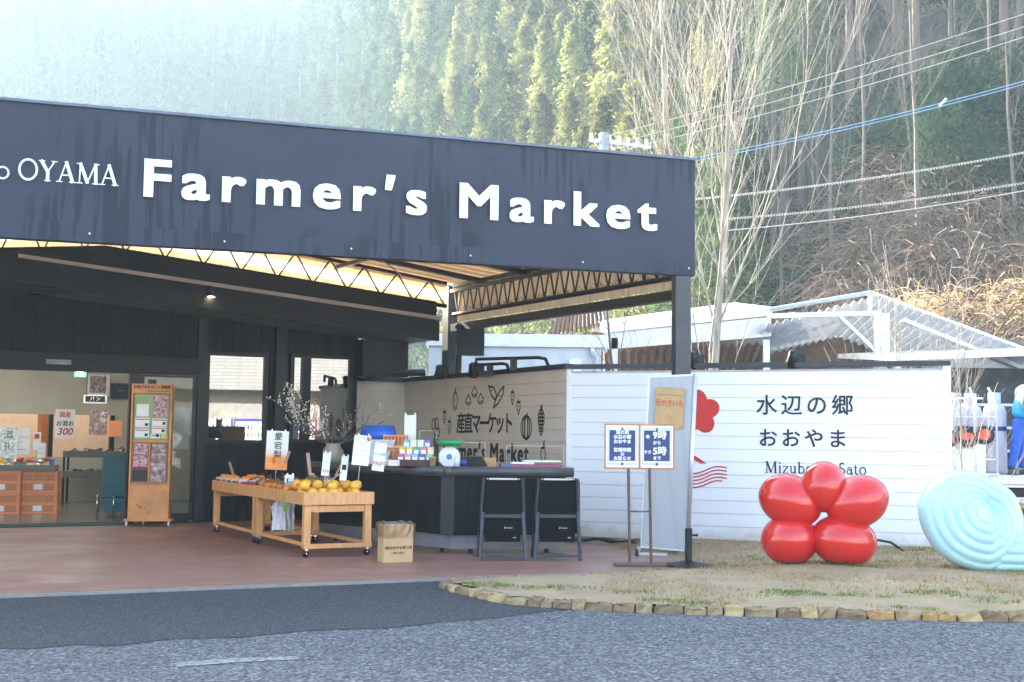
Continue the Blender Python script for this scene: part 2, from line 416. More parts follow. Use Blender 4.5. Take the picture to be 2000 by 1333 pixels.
for (u0, u1, z0, z1) in ((.07, .98, 1.28, 2.62), (1.43, 2.41, 1.3, 2.64)):
    w_ = P(MB().b2(u0 - .04, u0 + .02, -.01, .07, z0 - .04, z1 + .04).b2(u1 - .02, u1 + .04, -.01, .07, z0 - .04, z1 + .04).b2(u0 + .02, u1 - .02, -.01, .07, z0 - .04, z0 + .015).b2(u0 + .02, u1 - .02, -.01, .07, z1 - .015, z1 + .04), 'window', BLACKPAINT)
    P(MB().b2(u0 + .015, u1 - .015, .035, .043, z0 + .01, z1 - .01), 'pane', WGLASS, w_)
dr = P(MB().b2(-.98, -.9, .0, .05, .06, 2.27).b2(-.16, -.1, .0, .05, .06, 2.27).b2(-.9, -.16, .0, .05, 2.24, 2.27).b2(-.9, -.16, .0, .05, .03, .17), 'sliding_door', BLACKPAINT)
P(MB().b2(-.9, -.16, .02, .026, .17, 2.24), 'pane', glass('door glass', .3, (.75, .77, .77)), dr)
P(MB().b2(-.84, -.72, .012, .018, 1.98, 2.2), 'notice', BLACKTXT, dr); P(MB().b2(-.5, -.2, .03, .034, 1.15, 1.78), 'notice', PAPER, dr)
# eave: straight lower board, pale strip, upper gable board, soffit
def sl(u): return 3.78 - .082 * (u + 2.9)
def slab(o, u0, u1, v0, v1, f0, f1, g0, g1):
    return o.add([(u0, v0, f0), (u1, v0, f1), (u1, v1, f1), (u0, v1, f0), (u0, v0, g0), (u1, v0, g1), (u1, v1, g1), (u0, v1, g0)], [(0, 3, 2, 1), (4, 5, 6, 7), (0, 1, 5, 4), (2, 3, 7, 6), (1, 2, 6, 5), (0, 4, 7, 3)])
P(slab(MB(), -12, 3.42, -1.26, -1.18, sl(-12) - .39, sl(3.42) - .36, sl(-12) - .03, sl(3.42) - .03), 'eave_board', BLACKBEAM)
P(slab(MB(), -2.9, 3.42, -1.3, -1.18, sl(-2.9) - .03, sl(3.42) - .03, sl(-2.9) + .02, sl(3.42) + .03), 'eave_trim', GREYSTRIP)
def gt(u): return 4.03 - (.094 * (u + 1.756) if u > -1.756 else .14 * (-1.756 - u))
P(slab(slab(MB(), -12, -1.756, -1.14, -1.1, 3.0, 3.35, gt(-12), gt(-1.756)), -1.756, 3.42, -1.14, -1.1, 3.35, 3.1, gt(-1.756), gt(3.42)), 'gable_board', BLACKBEAM)
P(slab(MB(), -12, 3.42, -1.17, .06, sl(-12) - .37, sl(3.42) - .34, sl(-12) - .35, sl(3.42) - .32), 'soffit', SOFFIT)
P(slab(slab(MB(), -12, -1.756, -1.1, 9, gt(-12) - .12, gt(-1.756) - .12, gt(-12) - .04, gt(-1.756) - .04), -1.756, 3.42, -1.1, 9, gt(-1.756) - .12, gt(3.42) - .12, gt(-1.756) - .04, gt(3.42) - .04), 'roof', pm('dark roof sheet', (.05, .05, .055), .5))
P(MB().b2(2.5, 3.3, -.3, .4, 2.35, 2.95), 'eave_box', BLACKBEAM)
P(MB().tube([(2.6, -.25, 2.33), (2.75, -.25, 2.4), (2.95, -.25, 2.42), (3.6, -.3, 2.44)], .06, 8), 'duct', BLACKPAINT, smooth=True)
# interior shell
IWALL = pm('beige interior plaster', (.5, .46, .37), .8, .04, 2)
P(MB().b2(-9, 2.4, 6.3, 6.4, 0, .9).b2(-9, 2.4, 6.3, 6.4, 1.72, 3.1).b2(-9, -3.25, 6.3, 6.4, .9, 1.72).b2(-.2, 2.4, 6.3, 6.4, .9, 1.72).b2(-8.9, -8.8, .2, 6.3, 0, 3.1).b2(2.3, 2.44, .2, 6.3, 0, 3.1), 'interior_wall', IWALL)
P(MB().b2(-9, 2.44, .2, 6.4, 3.05, 3.12), 'ceiling', pm('white ceiling board', (.7, .7, .66), .8))
P(MB().b2(-9, 2.44, .1, 8.8, .0, .034), 'interior_floor', pm('grey vinyl floor', (.16, .15, .13), .22, .1, 2))
P(MB().b2(-9, 2.4, 8.7, 8.78, 0, 3.05), 'back_room_wall', pm('peach back room wall', (.8, .58, .4), .8, .04))
P(MB().lathe([(.13, 0), (.13, 3.05)], (-1.3, 7.6, 0), 16), 'column', pm('orange wooden column', (.6, .22, .06), .5))
for uu in (-3.25, -2.75, -1.35, -.2): P(MB().b2(uu - .04, uu + .04, 6.27, 6.42, .9, 1.72), 'window_mullion', BLACKPAINT)
TUBE = emit('fluorescent tube', (1, .97, .9), 9)
for (uu, vv) in ((-5.2, 2.6), (-2.9, 2.2), (-1.4, 3.6), (-3.6, 5.0), (.6, 3), (-2.2, 7.6), (-.4, 7.4), (-4.5, 7.5)):
    fx = P(MB().b2(uu - .62, uu + .62, vv - .09, vv + .09, 3.0, 3.048), 'ceiling_light', WHITE); P(MB().b2(uu - .6, uu + .6, vv - .05, vv + .05, 2.975, 2.998), 'tube', TUBE, fx)
tag(P(MB().b2(-4.85, -1.13, -.32, .3, .036, .046), 'entrance_mat', GREENMAT), kind=None)
dl = thing('downlight', 'small lit black downlight fixed under the shop eave board', 'light', SHOPF.w(-.26, -1.31, 3.46))
MB().lathe([(.0, .06), (.06, .06), (.065, -.07), (.055, -.085), (.0, -.07)], n=16).build('housing', BLACKPAINT, dl, smooth=True)
MB().lathe([(.0, -.08), (.05, -.088)], n=16).build('lens', emit('warm lamp', (1, .8, .5), 12), dl)

# ---------------------------------------------------------------- canopy
can = thing('canopy', 'large canopy with navy tarpaulin sign fascia and translucent corrugated roof over the shop front', 'canopy', (0, 0, 0))
m, t, b = nt('navy tarpaulin')
v1 = mapped(t, (11, 11, .45)); s1 = noise_fac(t, 1.0, 3, v1); s2 = noise_fac(t, .55, 3, mapped(t, (1, 1, 1.3)))
ml = t.nodes.new('ShaderNodeMath'); ml.operation = 'MULTIPLY'
t.links.new(ramp(t, s1, [(.5, (0, 0, 0)), (.54, (1, 1, 1))]), ml.inputs[0]); t.links.new(ramp(t, s2, [(.47, (0, 0, 0)), (.56, (1, 1, 1))]), ml.inputs[1])
mx = t.nodes.new('ShaderNodeMix'); mx.data_type = 'RGBA'; t.links.new(ml.outputs[0], mx.inputs[0])
base = ramp(t, noise_fac(t, .8, 4), [(.3, (.026, .03, .05)), (.7, (.034, .039, .062))])
t.links.new(base, mx.inputs[6]); mx.inputs[7].default_value = (.013, .016, .03, 1); t.links.new(mx.outputs[2], b.inputs['Base Color'])
b.inputs['Roughness'].default_value = .55; b.inputs['Specular IOR Level'].default_value = .3
TARP = m
fo = link('fascia', None, can, FASCF.o, FASCF.a)
o = MB(); nx, nz = 130, 14
for i in range(nx + 1):
    for j in range(nz + 1):
        u = -14.5 + 14.5 * i / nx; z = 3.37 + 1.43 * j / nz; k = j / nz
        sag = .012 * math.sin(u * 1.7) * k
        bow = .025 * noise.noise(Vector((u * .6, 0, z * .9))) + (.03 * math.exp(-((z - 3.55) / .1) ** 2) * max(0, math.sin((u + 2.4) * 1.2)) if -2.6 < u < 0 else 0)
        if j == nz: z += sag
        o.v.append((u, -bow, z))
for i in range(nx):
    for j in range(nz):
        a = i * (nz + 1) + j; o.f.append((a, a + nz + 1, a + nz + 2, a + 1))
tarp = o.build('tarpaulin', TARP, fo, smooth=True)
hm = MB()
for k in range(1): hm.b2(-14.45, -.01, -.034, -.03, 3.372, 3.56)
hm.build('hem', TARP, fo)
for k in range(11): MB().lathe([(0, 0), (.011, .0)], (-13.9 + 1.38 * k, -.045, 3.46), 8, Matrix.Rotation(R(90), 3, 'X')).build('rivet', WHITE, fo)
MB().b2(-14.5, .0, .03, .12, 3.372, 4.79).build('backing', BLACKPAINT, fo)
MB().b2(-14.5, 0.01, -.03, .14, 4.80, 4.83).build('top_flashing', pm('blue grey flashing', (.1, .12, .18), .4), fo)
# fascia lettering
def fu(x, y): return FASCF.px(x, y)
def fit_text(body, u0, u1, z, size, parent, mat, **k):
    o = text(body, size, mat, parent, 0, 0, **k)
    bpy.context.view_layer.update()
    xs_ = [c[0] for c in o.bound_box]; w_ = (max(xs_) - min(xs_)); sc = (u1 - u0) / w_
    o.scale = (sc, 1, 1); o.location.x = u0 - min(xs_) * sc; o.location.z = z
    return o
for body, xa, xb in (('Farmer\u2032s', 283, 829), ('Market', 899, 1279)):
    fit_text(body, fu(xa, 380)[0], fu(xb, 440)[0], 3.905, .56, fo, WHITETXT, y=-.03, name='big_word', bold=.03, sp=1.3, ay='BOTTOM_BASELINE', al='LEFT', th=.003)
# serif capitals drawn as strokes: (polyline, width) in a unit em
def arc(cx, cz, rx, rz, a0, a1, n=14): return [(cx + rx * math.cos(R(a0 + (a1 - a0) * k / n)), cz + rz * math.sin(R(a0 + (a1 - a0) * k / n))) for k in range(n + 1)]
TH, TN = .11, .045
SERIF = {
 'O': (.82, [(arc(.41, .36, .34, .35, 0, 360, 30), .08)]),
 'Y': (.72, [([(.1, .7), (.36, .33)], TH), ([(.62, .7), (.36, .33)], TN), ([(.36, .36), (.36, .02)], TH), ([(.0, .7), (.24, .7)], .03), ([(.5, .7), (.72, .7)], .03), ([(.24, .015), (.48, .015)], .03)]),
 'A': (.76, [([(.36, .71), (.1, .02)], TN), ([(.36, .71), (.63, .02)], TH), ([(.19, .25), (.54, .25)], .04), ([(.0, .015), (.22, .015)], .03), ([(.5, .015), (.76, .015)], .03)]),
 'M': (.95, [([(.16, .7), (.14, .02)], TN), ([(.16, .7), (.46, .04)], TH), ([(.46, .04), (.76, .7)], TN), ([(.77, .7), (.8, .02)], TH), ([(.02, .7), (.2, .7)], .03), ([(.74, .7), (.92, .7)], .03), ([(.03, .015), (.26, .015)], .03), ([(.66, .015), (.94, .015)], .03)]),
 'o': (.56, [(arc(.27, .23, .21, .22, 0, 360, 24), .075)]),
 'i': (.3, [([(.15, .44), (.15, .02)], .09), ([(.04, .44), (.15, .44)], .03), ([(.03, .015), (.27, .015)], .03), ([(.15, .6), (.15, .65)], .09)]),
 'z': (.48, [([(.05, .43), (.42, .43)], .04), ([(.4, .43), (.06, .03)], .08), ([(.05, .02), (.43, .02)], .04), ([(.06, .43), (.06, .34)], .03), ([(.42, .02), (.42, .12)], .03)]),
 'u': (.58, [([(.13, .44), (.13, .15)] + arc(.26, .15, .13, .13, 180, 340, 8), .07), ([(.43, .44), (.43, .02)], .09), ([(.02, .44), (.14, .44)], .03), ([(.32, .44), (.43, .44)], .03), ([(.43, .015), (.54, .015)], .03)]),
 'b': (.56, [([(.12, .7), (.12, .02)], .085), ([(.02, .7), (.13, .7)], .03), (arc(.29, .23, .19, .21, -150, 150, 18), .07)]),
 'e': (.5, [([(.08, .25), (.44, .25)], .035), (arc(.26, .23, .2, .22, 5, 320, 20), .065)]),
 'n': (.6, [([(.14, .44), (.14, .02)], .09), ([(.02, .44), (.14, .44)], .03), (arc(.29, .27, .15, .16, 170, 0, 8) + [(.44, .02)], .075), ([(.03, .015), (.25, .015)], .03), ([(.34, .015), (.56, .015)], .03)]),
 'S': (.5, [(arc(.25, .53, .16, .16, 40, 250, 12) + arc(.25, .19, .18, .17, 70, -150, 12), .075)]), 'a': (.5, [(arc(.22, .16, .15, .14, 0, 360, 16), .06), ([(.38, .33), (.38, .03), (.46, .03)], .08), (arc(.24, .32, .14, .12, 10, 160, 8), .05)]), 't': (.36, [([(.15, .56), (.15, .1), (.22, .03), (.32, .05)], .08), ([(.03, .43), (.3, .43)], .035)]), ' ': (.3, [])}
def serif(s, u, z, h, parent, mat, y, track=0.0, sx=1.0, name='lettering'):
    x = u
    for ch in s:
        w_, strokes = SERIF[ch]; o = MB()
        for pts, wd in strokes: o.ribbon([(x + a * h * sx, z + c * h) for a, c in pts], wd * h, y, .003)
        x += (w_ + track) * h * sx
        if strokes: o.build('letter', mat, parent)
    return x
serif('o', fu(-10, 350)[0], fu(0, 350)[1], .27, fo, WHITETXT, -.033)
xe = serif('OYAMA', fu(38, 350)[0] - .02, 3.985, .3, fo, WHITETXT, -.033, .0, (fu(235, 360)[0] - fu(38, 350)[0]) / (4.01 * .3))
# posts, side truss, back truss, roof
MB().b2(-.1, .1, -.06, .06, .03, 3.36).build('post', pm('dark grey post', (.035, .037, .045), .45, .15), link('canopy_post', None, can, (2.05, 15.09, 0), R(18)))
MB().b2(-.11, .11, -.11, .11, .03, 3.86).build('post', BLACKPAINT, link('canopy_post', None, can, (-1.01, 20.62, 0), R(28)))
MB().b2(-.1, .1, -.06, .06, 0, 3.36).build('post', BLACKPAINT, link('canopy_post', None, can, FASCF.w(-14.2, .1), R(18)))
A0, A1 = Vector((2.0, 15.16, 0)), Vector((-.95, 20.2, 0))
sd = (A1 - A0); SLn = sd.length; sang = math.atan2(sd.y, sd.x)
so = link('truss', None, can, A0, sang)
MB().b2(0, SLn, -.03, .03, 3.8, 3.86).build('top_chord', BLACKPAINT, so)
MB().tube([(0, 0, 3.36), (SLn, 0, 3.36)], .035, 8).build('bottom_chord', BLACKPAINT, so)
MB().b2(-.02, SLn, -.06, .06, 3.08, 3.2).build('beam', BLACKPAINT, so)
nz_ = 22
for k in range(nz_):
    x0, x1 = SLn * k / nz_, SLn * (k + .5) / nz_; x2 = SLn * (k + 1) / nz_
    MB().bar((x0, 0, 3.8), (x1, 0, 3.37), .018).build('strut', BLACKPAINT, so); MB().bar((x1, 0, 3.37), (x2, 0, 3.8), .018).build('strut', BLACKPAINT, so)
o = MB()
for k in range(150):
    x = SLn * k / 150; o.bar((x, 0, 3.38), (x + rnd.uniform(-.05, .09), rnd.choice((-.1, .06)), 3.38 + rnd.uniform(.03, .09)), .005)
tag(o.build('bird_spikes', BLACKPAINT, so), kind='stuff')
TAN = sheer('tan translucent sheet', (.32, .21, .125), .55, .12, 3, (3, 3, .4)); CREAM = sheer('cream clear sheet', (.62, .55, .42), .75, .05, 2)
o = MB(); n = 160
for k in range(n + 1):
    yy = -.07 + .018 * (1 if (k // 2) % 2 else -1); x = SLn * k / n; o.v += [(x, yy, 3.24), (x, yy, 3.8)]
o.f = [(2 * k, 2 * k + 2, 2 * k + 3, 2 * k + 1) for k in range(n)]
o.build('cladding_sheet', sheer('tan side sheet', (.62, .43, .25), .5, .1, 3, (3, 3, .4)), so)  # tan sheet again, colour lightened to stand in for direct sun
# back truss along the gable
bo = link('truss', None, can, (-.98, 20.12, 0), R(28))
def bt(x): return 3.84 + .12 * x if x < 5.9 else 3.84 + .12 * 5.9 - .12 * (x - 5.9)
def bb(x): return 3.47 + .094 * x if x < 5.4 else 3.47 + .094 * 5.4 - .14 * (x - 5.4)
def run(o, fz, x0, x1, r, n=24):
    return o.tube([(-(x0 + (x1 - x0) * k / n), 0, fz(x0 + (x1 - x0) * k / n)) for k in range(n + 1)], r, 6)
run(MB(), bt, .1, 14, .03).build('top_chord', BLACKPAINT, bo); run(MB(), bb, .1, 14, .035).build('bottom_chord', BLACKPAINT, bo)
x = .12
while x < 13.4:
    MB().bar((-x, 0, bb(x)), (-x - .28, 0, bt(x + .28)), .022).build('strut', BLACKPAINT, bo); MB().bar((-x - .28, 0, bt(x + .28)), (-x - .56, 0, bb(x + .56)), .022).build('strut', BLACKPAINT, bo); x += .56
o = MB()
for k in range(120):
    x = 13.5 * k / 120; o.bar((-x, 0, bb(x)), (-x + rnd.uniform(-.03, .05), -.05, bb(x) + rnd.uniform(.04, .07)), .005)
tag(o.build('bird_spikes', BLACKPAINT, bo), kind='stuff')
for f0, f1, mt in ((-.12, .34, TAN), (.34, .68, CREAM), (.68, 1.02, TAN)):
    o = MB(); xs2 = [.05, 2.5, 5.4, 5.9, 14]
    for xx in xs2:
        lo, hi = bb(xx), bt(xx); o.v += [(-xx, .14, lo + (hi - lo) * f0), (-xx, .14, lo + (hi - lo) * f1)]
    o.f = [(2 * k, 2 * k + 2, 2 * k + 3, 2 * k + 1) for k in range(len(xs2) - 1)]
    o.build('back_sheet', mt, bo)
# roof sheets: strips falling from the ridge to the side truss
ridge_u = 5.9
def roofpt(depth, x):     # depth: metres towards the street from the back truss; x: metres left of the side truss
    c, s = math.cos(R(28)), math.sin(R(28)); bx, by = A1.x + (A0.x - A1.x) * depth / SLn, A1.y + (A0.y - A1.y) * depth / SLn
    return Vector((bx - c * x, by - s * x, 3.89 + .12 * min(x, ridge_u) - (.12 * (x - ridge_u) if x > ridge_u else 0)))
ro = link('roof', None, can)
def behind(dep, x):       # stays on the shop side of the sign fascia
    p = roofpt(dep, x); return (p.x - FASCF.o.x) * -FASCF.s + (p.y - FASCF.o.y) * FASCF.c > .16
k = 0; dep = -.25
while dep < 5.9:
    w_ = .2 if k % 2 else .1
    for xa, xb in ((-.12, ridge_u), (ridge_u, 14.0)):
        while xb > xa and not behind(dep + w_ + .08, xb): xb -= .05
        if xb - xa < .1: continue
        o = MB(); a, b_, c, d = roofpt(dep - .07, xa), roofpt(dep - .07, xb), roofpt(dep + w_ + .07, xb), roofpt(dep + w_ + .07, xa); h = .025 if k % 2 else 0
        o.add([a + Vector((0, 0, h)), b_ + Vector((0, 0, h)), c + Vector((0, 0, h)), d + Vector((0, 0, h))], [(0, 1, 2, 3)]); o.build('roof_sheet', TAN if k % 2 else CREAM, ro)
    dep += w_; k += 1
for dep in (.9, 2.2, 3.5, 4.8):
    xe_ = 14.0
    while not behind(dep, xe_) and xe_ > .3: xe_ -= .05
    z_ = Vector((0, 0, -.07)); o = MB().bar(roofpt(dep, -.1) + z_, roofpt(dep, min(xe_, ridge_u)) + z_, .1, .07)
    if xe_ > ridge_u: o.bar(roofpt(dep, ridge_u) + z_, roofpt(dep, xe_) + z_, .1, .07)
    o.build('purlin', BLACKPAINT, ro)
for x in (.0, 2.0, 4.0, 5.9):
    de = 5.7
    while not behind(de, x): de -= .05
    MB().bar(roofpt(-.1, x) - Vector((0, 0, .14)), roofpt(de, x) - Vector((0, 0, .14)), .06, .06).build('rafter', BLACKPAINT, ro)
MB().tube([roofpt(.2, 1.0) - Vector((0, 0, .12)), roofpt(3.4, 3.6) - Vector((0, 0, .12))], .012, 5).build('brace', BLACKPAINT, ro)
# rain hopper and downpipe on the rear post
dp = thing('downpipe', 'black rainwater hopper and bent downpipe beside the rear canopy post', 'drainpipe', at(905, 640, 20.0))
MB().b2(-.1, .34, -.15, .15, -.45, .05).build('hopper', BLACKPAINT, dp)
MB().tube([(-.12, -.05, .02), (.0, -.06, .0), (.04, -.06, -.1), (.02, -.06, -.22), (-.06, -.06, -.3), (-.08, -.06, -1.2), (-.08, -.06, -3)], .05, 8).build('pipe', BLACKPAINT, dp, smooth=True)

# ---------------------------------------------------------------- siding walls: counter back wall and right fence
m, t, b = nt('white painted siding')
gz = t.nodes.new('ShaderNodeNewGeometry'); sxz = t.nodes.new('ShaderNodeSeparateXYZ'); t.links.new(gz.outputs['Position'], sxz.inputs[0])
md_ = t.nodes.new('ShaderNodeMath'); md_.operation = 'MULTIPLY_ADD'; t.links.new(noise_fac(t, 3.5, 6, gz.outputs['Position'], .65), md_.inputs[0]); md_.inputs[1].default_value = -.32; t.links.new(sxz.outputs['Z'], md_.inputs[2])
dirt = ramp(t, md_.outputs[0], [(-.0, (.66, .62, .56)), (.1, (.88, .885, .9))]); sp3_ = ramp(t, noise_fac(t, 7, 3, gz.outputs['Position']), [(.7, (1, 1, 1)), (.78, (.94, .92, .85))])
mx = t.nodes.new('ShaderNodeMix'); mx.data_type = 'RGBA'; mx.blend_type = 'MULTIPLY'; mx.inputs[0].default_value = 1; t.links.new(dirt, mx.inputs[6]); t.links.new(sp3_, mx.inputs[7])
t.links.new(mx.outputs[2], b.inputs['Base Color']); b.inputs['Roughness'].default_value = .45; bump(t, b, noise_fac(t, 2.5, 3, gz.outputs['Position']), .12, .02)
WSIDE = m; BSIDE = pm('cream painted siding', (.66, .6, .52), .5, .04, 2)
SEAM = pm('dull backing sheet', (.5, .49, .5), .7); CAP = pm('dark metal wall cap', (.03, .032, .04), .4, .15, 4)
def siding(root, length, top, mat, x0=0.0, z0=.14, pitch=.164, v0=-.02, skip=()):
    z = top - .06
    while z > z0 + .02:
        zb = max(z - pitch, z0); MB().b2(x0 + .06, length - .06, v0, v0 + .02, zb + .006, z).build('siding_board', mat, root); z -= pitch
    MB().b2(x0 + .03, length - .03, v0 + .018, .06, z0, top - .03).build('wall_core', SEAM, root)
fence = thing('sign_fence', 'long white siding fence with black Japanese lettering behind the red flower sculpture', 'fence', FENCEF.o, FENCEF.a)
siding(fence, 4.83, 2.31, WSIDE)
for x0, x1 in ((.0, .06), (4.77, 4.86)): MB().b2(x0, x1, -.03, .06, .1, 2.31).build('corner_trim', WSIDE, fence)
MB().b2(.0, 4.86, -.028, .06, .09, .16).build('base_trim', WSIDE, fence)
MB().b2(-.03, 4.86, -.05, .09, 2.31, 2.37).build('cap', CAP, fence)
MB().b2(0, 4.85, .0, .08, -.04, .088).build('footing', CONC, fence)
def fz(x, y): return FENCEF.px(x, y, -.03)
for body, xa, xb, yb, hp in (('\u6c34\u8fba\u306e\u90f7', 1478, 1663, 808, .27), ('\u304a\u304a\u3084\u307e', 1482, 1652, 872, .25)):
    u0, z0 = fz(xa, yb); u1, _ = fz(xb, yb)
    n_ = len(body); cell = (u1 - u0) / (n_ - .25)
    for k, ch in enumerate(body):
        text(ch, hp, BLACKTXT, fence, u0 + cell * (k + .4), z0 + .09, y=-.026, name='character', bold=.012, th=.002)
u0, z0 = fz(1494, 924); u1, _ = fz(1652, 924)
serif('Mizube no Sato', u0, z0, .2, fence, BLACKTXT, -.027, .04, (u1 - u0) / 1.21)
# red plum-blossom emblem and waves (flat film on the boards)
cu, cz = fz(1362, 806)
o = MB(); pts = []
for k in range(120):
    a = 2 * math.pi * k / 120; pts.append((cu + (.21 + .085 * abs(math.cos(2.5 * (a - math.pi / 2)))) * math.cos(a), cz + (.21 + .085 * abs(math.cos(2.5 * (a - math.pi / 2)))) * math.sin(a)))
REDF = pm('red film', (.62, .03, .025), .45, .05)
o.poly(pts, .003); o.v = [(x, y - .026, z) for x, y, z in o.v]; o.build('emblem', REDF, fence)
o = MB()
for k in range(5):
    z_ = 1.05 - .045 * k; o.ribbon([(1.55 + .06 * j, z_ - .13 + .12 / (1 + math.exp(-(j - 4.5) * .8)) + .012 * math.sin(j)) for j in range(11 - (k > 3))], .016, -.026, .003)
for k in range(3): o.ribbon([(1.62 + .03 * k + .05 * j, 1.2 - .025 * j * (1 + .05 * j) - .06 * k * 0) for j in range(5 + 0)], .014, -.026, .003)
o.build('wave_emblem', REDF, fence)
bw = thing('counter_back_wall', 'cream siding wall with black fruit drawings behind the sales counter', 'wall', BEIGEF.o, BEIGEF.a)
# heading 118: u runs away from the camera, so its visible face is v > 0
z = 2.31
while z > .2:
    MB().b2(.03, 5.5, .0, .02, max(z - .164, .14) + .006, z).build('siding_board', BSIDE, bw); z -= .164
MB().b2(.0, 5.5, -.05, .003, .05, 2.32).build('wall_core', SEAM, bw)
MB().b2(-.04, 5.52, -.07, .05, 2.312, 2.38).build('cap', CAP, bw)
c5 = BEIGEF.w(5.5, 0)
lw_ = thing('panel_wall', 'short cream siding panel between the shop window and the drawing wall', 'wall', c5, R(28))
z = 2.31
while z > .2:
    MB().b2(-1.0, -.01, -.02, .0, max(z - .164, .14) + .006, z).build('siding_board', BSIDE, lw_); z -= .164
MB().b2(-1.0, .0, -.003, .05, .05, 2.32).build('wall_core', SEAM, lw_); MB().b2(-1.02, .0, -.05, .07, 2.312, 2.38).build('cap', CAP, lw_)
# lettering on the counter wall: mirrored heading, so a child frame facing the camera
bf = link('wall_print', None, bw); bf.rotation_euler = (0, 0, math.pi); bf.location = (0, .022, 0)
def bz(x, y):
    u, z_ = BEIGEF.px(x, y, .022); return -u, z_
u0, z0 = bz(893, 850); u1, _ = bz(1001, 845)
cell = (u1 - u0) / 7
for k, ch in enumerate('\u7523\u76f4\u30de\u30fc\u30b1\u30c3\u30c8'):
    o = text(ch, .34, BLACKTXT, bf, u0 + cell * (k + .5), z0 + .16, y=-.002, name='character', bold=.02); o.scale = (.95, 1, 1)
fit_text('Farmer\u2032s', bz(866, 905)[0], bz(948, 905)[0], 1.03, .38, bf, BLACKTXT, y=-.002, name='big_word', bold=.03, sp=1.15, ay='BOTTOM_BASELINE', al='LEFT')
fit_text('Market', bz(958, 905)[0], bz(1032, 905)[0], 1.03, .38, bf, BLACKTXT, y=-.002, name='big_word', bold=.03, sp=1.15, ay='BOTTOM_BASELINE', al='LEFT')
def drawing(name, strokes, cx, cy, wpx, hpx, lw=.016):
    (ua, za), (ub, zb) = bz(cx - wpx / 2, cy), bz(cx + wpx / 2, cy); zc = (za + zb) / 2; uc = (ua + ub) / 2; w_ = abs(ub - ua)
    zt, zl = bz(cx, cy - hpx / 2)[1], bz(cx, cy + hpx / 2)[1]; h_ = zt - zl
    o = MB()
    for pts, closed, k in strokes: o.ribbon([(uc + a * w_ / 2, zc + c * h_ / 2) for a, c in pts], lw * k, -.003, .003, closed)
    o.build(name, BLACKTXT, bf)
el = lambda cx, cz, rx, rz, a0=0, a1=360, n=20: arc(cx, cz, rx, rz, a0, a1, n)
drawing('pepper_drawing', [(el(0, -.15, .75, .85), True, 1), ([(0, .7), (.2, 1)], False, 1.5), (el(.1, -.1, .4, .7, 60, 300), False, .7)], 889, 780, 12, 42)
chest = lambda cx, cz: [([(cx, cz + .55), (cx - .3, cz - .05), (cx - .22, cz - .4), (cx, cz - .5), (cx + .22, cz - .4), (cx + .3, cz - .05)], True, 1), ([(cx - .27, cz - .22), (cx, cz - .3), (cx + .27, cz - .22)], False, 1)]
drawing('chestnut_drawing', chest(-.66, -.35) + chest(0, .4) + chest(.66, -.3), 927, 774, 36, 40)
drawing('sweet_potato_drawing', [([(-1, 1), (-.3, .8), (.1, .1), (-.1, -.3), (-.6, .1)], True, 1.6), ([(1, .85), (.9, .2), (.3, -.6), (-.3, -1), (0, -.2), (.5, .5)], True, 1.6), ([(-.6, .6), (-.5, .5)], False, 1), ([(.4, 0), (.5, .1)], False, 1)], 969, 775, 30, 44)
straw = lambda cx, cz, s: [([(cx - .3 * s, cz + .45 * s), (cx - .36 * s, cz), (cx, cz - .7 * s), (cx + .36 * s, cz), (cx + .3 * s, cz + .45 * s)], True, .8), ([(cx - .35 * s, cz + .55 * s), (cx, cz + .45 * s), (cx + .35 * s, cz + .55 * s)], False, 1.5), ([(cx, cz + .5 * s), (cx, cz + .8 * s)], False, 1), ([(cx - .15 * s, cz + .1 * s), (cx + .15 * s, cz + .1 * s)], False, .7), ([(cx - .1 * s, cz - .2 * s), (cx + .1 * s, cz - .2 * s)], False, .7)]
drawing('strawberry_drawing', straw(-.5, .4, .75) + straw(.5, -.3, .75), 1007, 788, 24, 56)
drawing('strawberry_drawing', straw(-.5, .4, .75) + straw(.5, -.3, .75), 873, 826, 20, 54)
drawing('melon_drawing', [(el(0, -.05, .95, .9), True, 1), (el(0, -.05, .3, .9), True, 1.8), (el(0, -.05, .65, .9), True, 1.2), ([(0, .85), (.2, 1)], False, 1.5)], 1028, 834, 22, 52)
gr = []
for r_, nn in ((.6, 2), (.35, 3), (.1, 3), (-.15, 3), (-.4, 2), (-.62, 2), (-.85, 1)):
    for k in range(nn): gr.append((el((k - (nn - 1) / 2) * .62, r_, .3, .13, 0, 360, 8), True, 1.1))
drawing('grape_drawing', gr + [([(0, .7), (.1, 1)], False, 3)], 1057, 822, 13, 58)
drawing('turnip_drawing', [(el(0, -.7, .35, .28), True, 1), (el(-.4, .5, .3, .4), True, 1), (el(.35, .55, .3, .42), True, 1), (el(.6, .0, .35, .3), True, 1.3), ([(0, -.4), (-.2, .1)], False, 1.4), ([(0, -.4), (.3, .2)], False, 1.4)], 850, 844, 18, 58)
drawing('pepper_drawing', [(el(0, -.3, .75, .65), True, 1), ([(0, .3), (.3, 1)], False, 2), ([(-.5, .3), (.6, .5)], False, 2)], 1061, 882, 12, 40)
